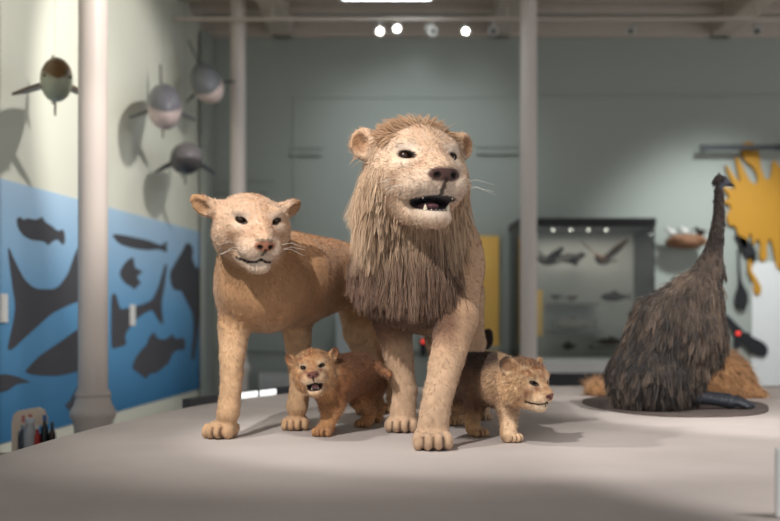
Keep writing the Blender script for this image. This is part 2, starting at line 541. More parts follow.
# ---- podium
edge = [(-1.75, 0.9), (-1.55, 2.4), (-1.335, 3.73), (-1.29, 4.2), (-1.24, 4.58), (-1.17, 4.91), (-1.09, 5.3), (-0.99, 5.68), (-0.82, 6.08), (-0.595, 6.49), (-0.3, 6.74), (0.06, 6.9), (0.5, 7.02), (0.97, 7.08), (1.62, 7.1), (2.56, 7.12), (3.2, 6.9), (3.7, 6.2), (3.9, 5.0), (3.9, 0.9)]
def M_podium():
    m, nt, b = new_mat('pale_podium_plaster')
    N, L = nt.nodes, nt.links
    tc = N.new('ShaderNodeTexCoord')
    n1 = N.new('ShaderNodeTexNoise'); n1.inputs['Scale'].default_value = 1.3; n1.inputs['Detail'].default_value = 6
    L.new(tc.outputs['Object'], n1.inputs['Vector'])
    cr = N.new('ShaderNodeValToRGB')
    cr.color_ramp.elements[0].position = 0.3; cr.color_ramp.elements[0].color = (*srgb(178, 170, 166), 1)
    cr.color_ramp.elements[1].position = 0.7; cr.color_ramp.elements[1].color = (*srgb(196, 188, 184), 1)
    L.new(n1.outputs['Fac'], cr.inputs[0])
    # small scuffs
    n2 = N.new('ShaderNodeTexNoise'); n2.inputs['Scale'].default_value = 9; n2.inputs['Detail'].default_value = 8; n2.inputs['Roughness'].default_value = 0.7
    L.new(tc.outputs['Object'], n2.inputs['Vector'])
    r2 = N.new('ShaderNodeMapRange'); r2.inputs[1].default_value = 0.68; r2.inputs[2].default_value = 0.78; r2.inputs[3].default_value = 0; r2.inputs[4].default_value = 0.22
    L.new(n2.outputs['Fac'], r2.inputs[0])
    mx = N.new('ShaderNodeMix'); mx.data_type = 'RGBA'; mx.inputs[7].default_value = (*srgb(120, 110, 105), 1)
    L.new(r2.outputs[0], mx.inputs[0]); L.new(cr.outputs[0], mx.inputs[6]); L.new(mx.outputs[2], b.inputs['Base Color'])
    b.inputs['Roughness'].default_value = 0.75; b.inputs['Specular IOR Level'].default_value = 0.3
    n3 = N.new('ShaderNodeTexNoise'); n3.inputs['Scale'].default_value = 5; n3.inputs['Detail'].default_value = 5
    L.new(tc.outputs['Object'], n3.inputs['Vector'])
    bp = N.new('ShaderNodeBump'); bp.inputs['Strength'].default_value = 0.25; bp.inputs['Distance'].default_value = 0.015
    L.new(n3.outputs['Fac'], bp.inputs['Height']); L.new(bp.outputs['Normal'], b.inputs['Normal'])
    return m
pod = empty('display_podium', (1.0, 4.0, 0), 'large pale plaster podium the lions and the dark bird stand on', 'podium')
b = MB(); b.poly([(x, y, 0.82) for x, y in edge], (0, 0, POD - 0.82)); o = b.build('deck', M_podium(), pod); rel(pod, o)
inner = [(1.0 + (x - 1.0) * 0.96, 4.0 + (y - 4.0) * 0.96) for x, y in edge]
b = MB(); b.poly([(x, y, 0.0) for x, y in inner], (0, 0, 0.82)); o = b.build('plinth_wall', M_white, pod); rel(pod, o)
# dark rim with two lit caption panels on the left rear edge
rim = [(-1.012, 5.60), (-0.99, 5.68), (-0.82, 6.08), (-0.595, 6.49), (-0.3, 6.74), (-0.1, 6.85)]
b = MB()
for (xa, ya), (xb, yb) in zip(rim, rim[1:]):
    dx, dy = xb - xa, yb - ya; l = math.hypot(dx, dy); nx, ny = -dy / l, dx / l
    b.box(((xa + xb) / 2 + nx * 0.03, (ya + yb) / 2 + ny * 0.03, 0.905), (l + 0.02, 0.05, 0.065), rz=math.atan2(dy, dx))
rail_o = o = b.build('rim_rail', M_dark, pod); rel(pod, o)
M_lit = glow('lit_caption', (235, 238, 238), 1.1)
for (u0, u1) in ((239.5, 258), (260.5, 276)):
    q = []
    for u in (u0, u1):
        best = None
        for (xa, ya), (xb, yb) in zip(rim, rim[1:]):
            for s_ in np.linspace(0, 1, 60):
                x, y = xa + (xb - xa) * s_, ya + (yb - ya) * s_
                e = abs((x / y) * FPX + 390 - u)
                if best is None or e < best[0]: best = (e, x, y)
        q.append(best[1:])
    (xa, ya), (xb, yb) = q
    dx, dy = xb - xa, yb - ya; l = math.hypot(dx, dy); nx, ny = -dy / l, dx / l
    b = MB(); b.box(((xa + xb) / 2 + nx * 0.004, (ya + yb) / 2 + ny * 0.004, 0.918), (l, 0.012, 0.034), rz=math.atan2(dy, dx), bevel=0.004)
    o = b.build('lit_caption_panel', M_lit, rail_o); rel(pod, o)
# white upright caption board at the near right edge
cb = empty('caption_board', (float(P(775.5, 480, 2.6)[0]) + 0.065, 2.6, POD), 'white upright board cut by the right edge of the picture', 'sign')
b = MB(); b.box((0, 0, 0.086), (0.13, 0.012, 0.166), bevel=0.003); b.build('board', M_white, cb)
b = MB(); b.box((0.02, 0.02, 0.0035), (0.09, 0.07, 0.007)); b.build('foot', M_white, cb)

# ---- glass display case at the back
caseY0, caseY1 = 11.35, 12.35
cx0, cx1 = (520 - 390) / FPX * caseY0, (655 - 390) / FPX * caseY0
cz = lambda v: CAMZ - (v - 309) / FPX * caseY0
case = empty('display_case', ((cx0 + cx1) / 2, (caseY0 + caseY1) / 2, 0), 'glass display case with black top, bird and fish specimens inside, at the back wall', 'display case')
W, Dp = cx1 - cx0, caseY1 - caseY0
parts = []
zt, zg, zw = cz(218), cz(361), cz(373)
b = MB(); b.box((0, 0, zt - 0.045), (W + 0.02, Dp + 0.02, 0.09), bevel=0.006); b.build('top_frame', M_black, case)
b = MB(); b.box((0, 0, (zg + zw) / 2), (W, Dp, zg - zw), bevel=0.004); b.build('white_ledge', M_white, case)
b = MB(); b.box((0, 0, zw / 2), (W - 0.03, Dp - 0.03, zw)); b.build('plinth', M_dark, case)
M_cback = mat('warm_grey_backboard', (176, 170, 164), 0.8, var=0.05, scale=2)
b = MB(); b.box((0, Dp / 2 - 0.02, (zt + zg) / 2 - 0.045), (W - 0.02, 0.03, zt - zg - 0.09)); b.build('backboard', M_cback, case)
for sx in (-1, 1):
    for sy in (-1, 1):
        b = MB(); b.box((sx * (W / 2 - 0.012), sy * (Dp / 2 - 0.012), (zt + zg) / 2 - 0.045), (0.022, 0.022, zt - zg - 0.09)); b.build('corner_post', M_dark, case)
mg, nt, bs = new_mat('case_glass')
N = nt.nodes; L = nt.links
tr = N.new('ShaderNodeBsdfTransparent'); gl = N.new('ShaderNodeBsdfGlossy'); gl.inputs['Roughness'].default_value = 0.03
fr = N.new('ShaderNodeFresnel'); fr.inputs['IOR'].default_value = 1.4; mxs = N.new('ShaderNodeMixShader')
tr.inputs['Color'].default_value = (0.9, 0.94, 0.92, 1)
L.new(fr.outputs[0], mxs.inputs[0]); L.new(tr.outputs[0], mxs.inputs[1]); L.new(gl.outputs[0], mxs.inputs[2]); L.new(mxs.outputs[0], N['Material Output'].inputs['Surface'])
for c, d, nme in (((0, -Dp / 2 + 0.005, (zt + zg) / 2 - 0.045), (W - 0.046, 0.006, zt - zg - 0.09), 'front_glass'), ((-W / 2 + 0.006, 0, (zt + zg) / 2 - 0.045), (0.006, Dp - 0.05, zt - zg - 0.09), 'side_glass'), ((W / 2 - 0.006, 0, (zt + zg) / 2 - 0.045), (0.006, Dp - 0.05, zt - zg - 0.09), 'side_glass')):
    b = MB(); b.box(c, d); b.build(nme, mg, case)
M_lamp = glow('case_lamp_lens', (255, 246, 232), 5)
for i in range(4):
    b = MB(); b.lathe([(0.009, -0.012), (0.009, 0)], (-0.30 + i * 0.19, -0.12, zt - 0.092), n=14); b.build('case_lamp', M_lamp, case)
# orange caption card inside, at the left
cy = 11.75
def inbox(name, u0, v0, u1, v1, y, dep, m, label, cat, group=None, bev=0.0):
    a, c = P(u0, v0, y), P(u1, v1, y)
    b = MB(); b.box(tuple((a + c) / 2), (c[0] - a[0], dep, a[2] - c[2]), bevel=bev)
    o = b.build(name, m); tag(o, label, cat, group)
    return base_at(o, tuple((a + c) / 2 - np.array([0, 0, (a[2] - c[2]) / 2])))
inbox('caption_card', 528, 290, 542.5, 336, 12.28, 0.02, M_org, 'orange caption card standing inside the glass case at its left', 'sign')
# thin shelves and specimens
M_shelf = mat('thin_smoked_shelf', (86, 80, 76), 0.4)
for (u0, u1, v, lab) in ((547, 596, 303.5, 'upper thin dark shelf carrying two small birds in the glass case'), (548, 600, 331, 'thin dark shelf under the flat brown fish in the glass case'), (592, 631, 346, 'low thin dark shelf at the right of the glass case')):
    inbox('specimen_shelf', u0, v, u1, v + 1.6, 12.12, 0.36, M_shelf, lab, 'shelf', 'thin shelves in the glass case')
M_feather = mat('dark_brown_feather', (42, 34, 30), 0.8, var=0.35, scale=25, bump=0.4)
M_feath2 = mat('russet_brown_feather', (84, 58, 40), 0.8, var=0.3, scale=25, bump=0.4)
M_fishm = mat('dull_brown_fish_skin', (118, 108, 96), 0.5, var=0.25, scale=18, bump=0.3)
def bird(u, v, y, S, m, label, span=1.0, flap=0.6, turn=0.0, flying=True):
    p = P(u, v, y)
    root = empty('bird_specimen', tuple(p), label, 'bird', 'mounted specimens in the glass case', turn)
    b = MB(); b.ball((0, 0, 0), (S * 0.30, S * 0.13, S * 0.13), 16); b.ball((-S * 0.30, 0, S * 0.07), (S * 0.10, S * 0.075, S * 0.08), 12)
    b.tube([(-S * 0.22, 0, 0.02 * S), (-S * 0.30, 0, S * 0.06)], [S * 0.1, S * 0.07], 10); b.build('body', m, root, True)
    b = MB(); b.lathe([(0.022 * S, 0), (0.002 * S, S * 0.09)], (0, 0, 0), 'X', 8); o = b.build('beak', M_black, root, True); o.data.transform(Matrix.Translation((-S * 0.39, 0, S * 0.07)) @ Matrix.Rotation(math.pi, 4, 'Z'))
    b = MB(); b.poly([(S * 0.22, -S * 0.06, 0), (S * 0.55, -S * 0.13, -0.02 * S), (S * 0.58, 0, -0.03 * S), (S * 0.55, S * 0.13, -0.02 * S), (S * 0.22, S * 0.06, 0)], (0, 0, 0.03 * S)); b.build('tail', m, root)
    if flying:
        for sd in (-1, 1):
            b = MB()
            pts = [(-S * 0.14, sd * S * 0.08, S * 0.05), (-S * 0.10, sd * S * 0.35 * span, S * (0.05 + 0.3 * flap)), (S * 0.04, sd * S * 0.72 * span, S * (0.05 + 0.62 * flap)), (S * 0.12, sd * S * 0.70 * span, S * (0.02 + 0.56 * flap)), (S * 0.14, sd * S * 0.5 * span, S * (0.36 * flap)), (S * 0.2, sd * S * 0.3 * span, S * 0.2 * flap), (S * 0.16, sd * S * 0.08, 0)]
            b.poly(pts, (0, 0, 0.02 * S)); b.build('wing', m, root)
    else:
        for sd in (-1, 1):
            b = MB(); b.ball((S * 0.08, sd * S * 0.11, 0.02 * S), (S * 0.26, S * 0.03, S * 0.09), 12); b.build('folded_wing', m, root, True)
            b = MB(); b.tube([(0, sd * S * 0.05, -S * 0.10), (0.01, sd * S * 0.05, -S * 0.26)], 0.012 * S, 6); b.build('leg', M_black, root)
    b = MB(); b.tube([(0, 0, S * 0.05), (0, (12.33 - y), S * 0.05)] if flying else [(0, 0, -S * 0.25), (0, 0, -S * 0.27)], 0.005, 6); b.build('mount', M_black, root)
    root.rotation_euler.z = 0
    if turn:
        for c in root.children:
            if c.name.split('.')[0] != 'mount': c.data.transform(Matrix.Rotation(turn, 4, 'Z'))
    return root
bird(548, 261, 11.95, 0.40, M_feather, 'dark bird with raised wings in the case beside the cream column', 0.8, 0.5, 0.5)
bird(570, 258, 12.0, 0.44, M_feather, 'dark bird with drooping wings, middle of the upper row in the case', 0.9, -0.35, 2.6)
bird(603, 260, 11.95, 0.44, M_feath2, 'russet brown bird with wings spread wide, right of the upper row in the case', 0.9, 0.75, 0.9)
bird(556, 297, 12.1, 0.21, M_feather, 'small dark bird standing at the left of the upper case shelf', 1, 0, 0.7, False)
bird(572, 298, 12.1, 0.19, M_feath2, 'small brown bird standing at the right of the upper case shelf', 1, 0, 2.4, False)
def fish(name, u, v, y, L_, H_, label, m, turn=0.0, mount=True):
    p = P(u, v, y); root = empty(name, tuple(p), label, 'fish', 'mounted specimens in the glass case')
    b = MB(); prof = [(0.0005, -0.5), (0.3, -0.42), (0.45, -0.25), (0.5, -0.05), (0.4, 0.15), (0.2, 0.36), (0.1, 0.46)]
    b.lathe([(r, h * L_) for r, h in prof], (0, 0, 0), 'X', 16)
    o = b.build('body', m, root, True); o.data.transform(Matrix.Diagonal((1, H_ * 0.5, H_, 1)))
    b = MB(); b.poly([(L_ * 0.42, 0, 0.05 * H_), (L_ * 0.56, 0, H_ * 0.5), (L_ * 0.51, 0, 0), (L_ * 0.56, 0, -H_ * 0.5), (L_ * 0.42, 0, -0.05 * H_)], (0, 0.006, 0)); b.build('tail_fin', m, root)
    b = MB(); b.poly([(-L_ * 0.2, 0, 0.42 * H_), (-L_ * 0.02, 0, H_ * 0.75), (L_ * 0.2, 0, H_ * 0.3)], (0, 0.006, 0)); b.build('dorsal_fin', m, root)
    if mount:
        b = MB(); b.tube([(0, 0, 0), (0, 12.33 - y, 0)], 0.006, 6); b.build('mount', M_black, root)
    return root
fish('fish_specimen', 615, 297, 12.05, 0.32, 0.10, 'dark slender fish mounted at the right of the case', M_feather)
fish('fish_specimen', 574, 325, 12.0, 0.46, 0.13, 'flat brown fish lying above the middle shelf of the case', M_fishm)
fish('fish_specimen', 569, 346, 12.1, 0.15, 0.09, 'tiny dark fish low in the case, under the flat brown fish', M_feather)
fish('fish_specimen', 612, 341.5, 12.05, 0.34, 0.08, 'thin dark fish resting above the low right shelf of the case', M_feather)

# ---- other things along the back wall
inbox('banner', 456, 236, 499, 392, YB - 0.03, 0.03, M_org, 'plain orange yellow panel on the back wall behind the male lion', 'panel', bev=0.004)
inbox('plinth', 336, 305, 358, 433.5, 12.25, 0.25, mat('pale_grey_plinth_paint', (176, 184, 184), 0.6, var=0.03), 'pale grey upright plinth at the back wall seen under the lioness', 'plinth', bev=0.01)
def alarm(u, v, label):
    p = backpt(u, v, 0.0)
    root = empty('alarm_lamp', (float(p[0]), YB - 0.02, float(p[2])), label, 'alarm', 'small red alarm lamps')
    b = MB(); b.box((0, -0.02, -0.05), (0.07, 0.06, 0.2), bevel=0.008); b.build('housing', M_black, root)
    b = MB(); b.ball((0, -0.06, 0.02), (0.024, 0.024, 0.024), 14); b.build('red_lens', glow('red_lamp', (255, 70, 60), 0.9), root, True)
alarm(423, 343, 'small black alarm with red lamp seen between the lion\'s front legs')
alarm(736, 335, 'small black alarm with red lamp beside the dark bird\'s chest')
# radiator
rad = empty('radiator', (float(P(276, 380, 12.25)[0]), 12.25, 0), 'white column radiator behind the lioness\'s front legs', 'radiator')
for i in range(7):
    x = -0.165 + i * 0.055
    b = MB(); b.box((x, 0, 0.385), (0.036, 0.12, 0.6), bevel=0.016); b.build('radiator_fin', M_white, rad)
for hz in (0.14, 0.62):
    b = MB(); b.tube([(-0.18, 0, hz), (0.18, 0, hz)], 0.018, 10); b.build('header_pipe', M_white, rad, True)
for x in (-0.165, 0.165):
    b = MB(); b.box((x, 0, 0.045), (0.035, 0.1, 0.09)); b.build('foot', M_white, rad)
# shelf rail at the upper right
p0, p1 = P(700, 145, 12.35), P(812, 145, 12.35)
rail = empty('picture_rail', (float((p0[0] + p1[0]) / 2), YB, float(p0[2])), 'long grey rail on the wall above the yellow splash', 'rail')
b = MB(); b.box((0, -0.16, -0.03), (float(p1[0] - p0[0]), 0.06, 0.06), bevel=0.01); b.build('bar', M_dark, rail)
for x in (-0.55, 0.0, 0.5):
    b = MB(); b.box((x, -0.08, -0.03), (0.04, 0.16, 0.05)); b.build('bracket', M_white, rail)

# wall-mounted perch with small white birds
p = P(689, 241, 12.2)
M_wood = mat('brown_driftwood', (138, 98, 72), 0.75, var=0.25, scale=14, bump=0.5)
perch = empty('wall_ledge', (float(p[0]), 12.46, float(p[2])), 'brown rounded wooden ledge mounted on the wall beside the dark bird', 'shelf')
b = MB()
b.ball((0, -0.16, 0.0), (0.235, 0.16, 0.085), 24); b.ball((-0.09, -0.2, 0.02), (0.12, 0.12, 0.06), 16); b.ball((0.1, -0.2, 0.02), (0.1, 0.12, 0.055), 16)
b.box((0, -0.01, 0), (0.36, 0.03, 0.1)); b.build('ledge', M_wood, perch, True)
M_wb = mat('white_plumage', (206, 204, 198), 0.8, var=0.15, scale=30)
for i, (du, dz, col, lab) in enumerate(((-0.17, 0.10, M_wb, 'small pale bird at the left end of the wooden wall ledge'), (-0.02, 0.11, M_wb, 'small white bird in the middle of the wooden wall ledge'), (0.155, 0.10, M_feather, 'small dark bird at the right end of the wooden wall ledge'))):
    root = empty('ledge_bird', (float(p[0]) + du, 12.29, float(p[2]) + dz - 0.03), lab, 'bird', 'small birds on the wall ledge')
    b = MB(); b.ball((0, 0, 0.035), (0.065, 0.04, 0.04), 14); b.ball((-0.055, 0, 0.075), (0.028, 0.025, 0.025), 12); b.tube([(-0.03, 0, 0.045), (-0.055, 0, 0.075)], 0.024, 8); b.build('body', col, root, True)
    b = MB(); b.lathe([(0.008, 0), (0.001, 0.03)], (0, 0, 0), 'X', 8); o = b.build('beak', M_black, root); o.data.transform(Matrix.Translation((-0.08, 0, 0.075)) @ Matrix.Rotation(math.pi, 4, 'Z'))
    b = MB(); b.poly([(0.05, -0.02, 0.04), (0.12, -0.025, 0.05), (0.12, 0.025, 0.05), (0.05, 0.02, 0.04)], (0, 0, 0.01)); b.build('tail', M_feather, root)
    for c in root.children: c.data.transform(Matrix.Diagonal((0.78, 0.9, 0.95, 1)))

# yellow splash and tadpole cut-outs on the wall
def cutout(name, crop_pts, m, label, cat, off=0.05, group=None, n_sm=2):
    pts = [np.array(q, float) for q in crop_pts]
    for _ in range(n_sm):                                   # round the outline
        new = []
        for i in range(len(pts)):
            a, c = pts[i], pts[(i + 1) % len(pts)]
            new += [a * 0.75 + c * 0.25, a * 0.25 + c * 0.75]
        pts = new
    W3 = [backpt(690 + q[0] / 2, 130 + q[1] / 2, off) for q in pts]
    cen = sum(W3) / len(W3)
    b = MB(); b.poly([tuple(w) for w in W3], (0, 0.03, 0))
    o = b.build(name, m); tag(o, label, cat, group)
    return base_at(o, tuple(cen))
cutout('splash_cutout', [(240, 60), (200, 66), (180, 78), (166, 52), (162, 98), (150, 100), (140, 66), (138, 38), (122, 22), (106, 26), (102, 45), (112, 64), (128, 74), (138, 100), (128, 112), (112, 88), (100, 60), (90, 50), (95, 80), (104, 108), (88, 92), (68, 62), (80, 97), (94, 120), (80, 116), (62, 112), (84, 136), (62, 142), (86, 152), (72, 170), (78, 192), (92, 190), (97, 214), (104, 234), (113, 238), (116, 215), (122, 203), (127, 236), (134, 215), (142, 225), (138, 252), (146, 266), (156, 255), (153, 232), (160, 212), (167, 238), (172, 272), (184, 284), (200, 250), (240, 262)], M_yel, 'large yellow paint-splash cut-out with drips at the right edge', 'wall graphic')
cutout('tadpole_cutout', [(118, 250), (128, 252), (126, 266), (122, 280), (132, 294), (142, 312), (143, 326), (134, 332), (127, 322), (128, 306), (120, 292), (115, 278)], M_yel, 'yellow drop-shaped tadpole cut-out below the yellow splash', 'wall graphic', 0.05, 'tadpole cut-outs')
cutout('tadpole_cutout', [(88, 206), (100, 212), (112, 217), (124, 228), (134, 244), (132, 262), (127, 268), (122, 260), (114, 254), (106, 244), (98, 226)], M_black, 'black curved leaf-shaped tadpole cut-out under the yellow splash', 'wall graphic', 0.05, 'tadpole cut-outs')
cutout('tadpole_cutout', [(96, 236), (99, 236), (101, 280), (103, 300), (108, 312), (116, 326), (117, 344), (112, 358), (102, 362), (93, 354), (89, 342), (92, 326), (97, 312), (98, 296)], M_black, 'black tadpole cut-out hanging straight, left of the yellow drop', 'wall graphic', 0.05, 'tadpole cut-outs')
cutout('tadpole_cutout', [(68, 366), (80, 374), (92, 386), (104, 398), (110, 406), (118, 404), (122, 412), (134, 418), (150, 426), (158, 440), (152, 454), (136, 454), (122, 446), (114, 434), (106, 432), (106, 420), (98, 412), (84, 400), (74, 384)], M_black, 'black tadpole cut-out with legs, lowest of the three black ones', 'wall graphic', 0.05, 'tadpole cut-outs')

# ---- ceiling fittings
tr_y = 11.13
trk = tag(MB().box((2.5, tr_y, 4.36), (9.4, 0.035, 0.035)).box((-1.2, tr_y, 4.45), (0.02, 0.02, 0.16)).box((1.2, tr_y, 4.45), (0.02, 0.02, 0.16)).box((3.75, tr_y, 4.45), (0.02, 0.02, 0.16)).build('lighting_track', M_ceil), 'long pale lighting track under the ceiling beams', 'lighting track')
M_bulb = glow('spotlight_lens', (255, 250, 240), 22)
M_off = mat('dark_spotlight_lens', (90, 88, 84), 0.3)
M_house = mat('pale_grey_spot_housing', (190, 186, 180), 0.45)
labs = {380: 'lit spotlight on the track, leftmost of the three glowing ones', 397: 'lit spotlight on the track, second of the glowing pair above the male lion', 465.5: 'lit spotlight on the track, alone to the right of the glowing pair',
        432: 'unlit spotlight on the track just right of the glowing pair', 493: 'unlit spotlight on the track beside the column of the glass case', 631: 'unlit spotlight on the track above the glass case', 757: 'unlit spotlight on the track near the right edge'}
SPOTS = {}
for u, lab in labs.items():
    lit = u in (380, 397, 465.5)
    x = (u - 390) / FPX * tr_y
    z = CAMZ - ((30.5 if u != 397 else 28) - 309) / FPX * tr_y
    root = empty('track_spotlight', (x, tr_y, 4.35), lab, 'spotlight', 'spotlights on the ceiling track')
    dz = z - 4.35
    b = MB(); b.tube([(0, 0, 0), (0, 0, dz + 0.02)], 0.012, 8); b.build('stem', M_house, root)
    b = MB(); b.lathe([(0.035, 0.12), (0.05, 0.10), (0.052, -0.03)], (0, 0, 0), 'Y', 20); hs = o = b.build('housing', M_house, root, True)
    T = Matrix.Translation((0, 0, dz)) @ Matrix.Rotation(math.radians(28), 4, 'X') @ Matrix.Rotation(math.radians(0 if lit else (u % 7 - 3) * 9), 4, 'Z')
    o.data.transform(T)
    b = MB(); b.lathe([(0.028, -0.036), (0.028, -0.031)], (0, 0, 0), 'Y', 20); o = b.build('lens', M_bulb if lit else M_off, hs, True); o.data.transform(T)
    SPOTS[u] = (x, tr_y - 0.12, z - 0.05)
fx0, fx1 = (343 - 390) / FPX * 10.65, (430.5 - 390) / FPX * 10.65
lp = empty('ceiling_light', ((fx0 + fx1) / 2, 10.15, 4.425), 'white rectangular light panel at the top edge above the male lion', 'ceiling light')
b = MB(); b.box((0, 0, 0.03), (fx1 - fx0 + 0.03, 1.03, 0.05), bevel=0.005); b.build('frame', M_white, lp)
b = MB(); b.box((0, 0, -0.002), (fx1 - fx0, 1.0, 0.015)); b.build('diffuser', glow('light_diffuser', (235, 245, 255), 5.0), lp)
for x in (-0.3, 0.3):
    b = MB(); b.tube([(x, 0, 0.05), (x, 0, 0.4)], 0.006, 6); b.build('hanger', M_dark, lp)

# ---- trolley with rack and bottles, left, behind the podium
ty = 6.2
zt = 0.56
p = P(34, 430, ty)
trol = empty('trolley', (float(p[0]), ty, 0), 'small brown trolley carrying bottles beside the mural', 'trolley')
M_tw = mat('brown_trolley_wood', (112, 84, 62), 0.6, var=0.15, scale=8)
b = MB(); b.box((0, 0, zt - 0.015), (0.5, 0.34, 0.03), bevel=0.006); b.build('top', M_tw, trol)
b = MB(); b.box((0, 0, 0.2), (0.5, 0.34, 0.025), bevel=0.006); b.build('shelf', M_tw, trol)
for sx in (-1, 1):
    for sy in (-1, 1):
        b = MB(); b.box((sx * 0.23, sy * 0.15, zt / 2 - 0.01), (0.03, 0.03, zt - 0.03)); b.build('leg', M_tw, trol)
rk = empty('wooden_rack', (float(P(24, 0, ty)[0]), ty + 0.06, zt), 'pale rounded wooden frame standing on the brown trolley', 'rack')
M_pale = mat('pale_birch_wood', (242, 220, 196), 0.55, var=0.1, scale=10, stretch=(1, 1, 0.2))
px = lambda u: float(P(u, 0, ty)[0] - P(24, 0, ty)[0]); pz = lambda v: float(P(0, v, ty)[2] - zt)
b = MB(); b.poly([(px(8), 0, 0), (px(8), 0, pz(424)), (px(9.5), 0, pz(416)), (px(14), 0, pz(412)), (px(34), 0, pz(408.5)), (px(40), 0, pz(411)), (px(43), 0, pz(419)), (px(43), 0, pz(426)), (px(17), 0, pz(431)), (px(14), 0, pz(434)), (px(14), 0, 0)], (0, 0.03, 0)); b.build('frame', M_pale, rk)
M_redt = mat('faded_red_print', (214, 140, 124), 0.6)
for q, (u, v) in enumerate(((20, 420), (27, 418.5))):
    b = MB(); b.box((px(u), -0.002, pz(v)), (0.022, 0.003, 0.04)); b.build('red_print', M_redt, rk)
b = MB(); b.box((px(20), 0.09, (pz(431)) / 2), (0.05, 0.08, pz(431)), bevel=0.004); b.build('slat', M_tw, rk)
def bottle(u, vtop, r, col, capc, lab, neck=0.4, cat='bottle'):
    x = float(P(u, 0, ty)[0]); h = CAMZ - (vtop - 309) / FPX * ty - zt
    root = empty('bottle', (x, ty - 0.06, zt), lab, cat, 'bottles on the trolley')
    b = MB(); b.lathe([(r * 0.9, 0), (r, 0.01), (r, h * 0.62), (r * 0.9, h * 0.7), (r * neck, h * 0.82), (r * neck, h * 0.9)], n=18); b.build('body', mat('bottle_' + lab.split()[0], col, 0.25, var=0.1), root, True)
    b = MB(); b.lathe([(r * neck * 1.25, h * 0.88), (r * neck * 1.25, h * 0.985), (r * neck, h)], n=14); b.build('cap', mat('cap_' + lab.split()[0], capc, 0.4), root, True)
bottle(26.5, 424, 0.026, (70, 74, 80), (150, 160, 170), 'grey bottle with pale cap, next to the wooden frame')
bottle(33.5, 417, 0.036, (176, 178, 180), (210, 214, 218), 'silver rounded bottle with bright neck on the trolley', 0.6)
bottle(40.5, 424, 0.022, (176, 44, 40), (235, 235, 230), 'red bottle with a white cap on the trolley')
bottle(48, 414, 0.022, (30, 32, 36), (70, 110, 170), 'black tall bottle with a blue top on the trolley')
bottle(55.5, 421, 0.02, (52, 30, 28), (60, 60, 62), 'maroon dark bottle at the right end of the trolley')

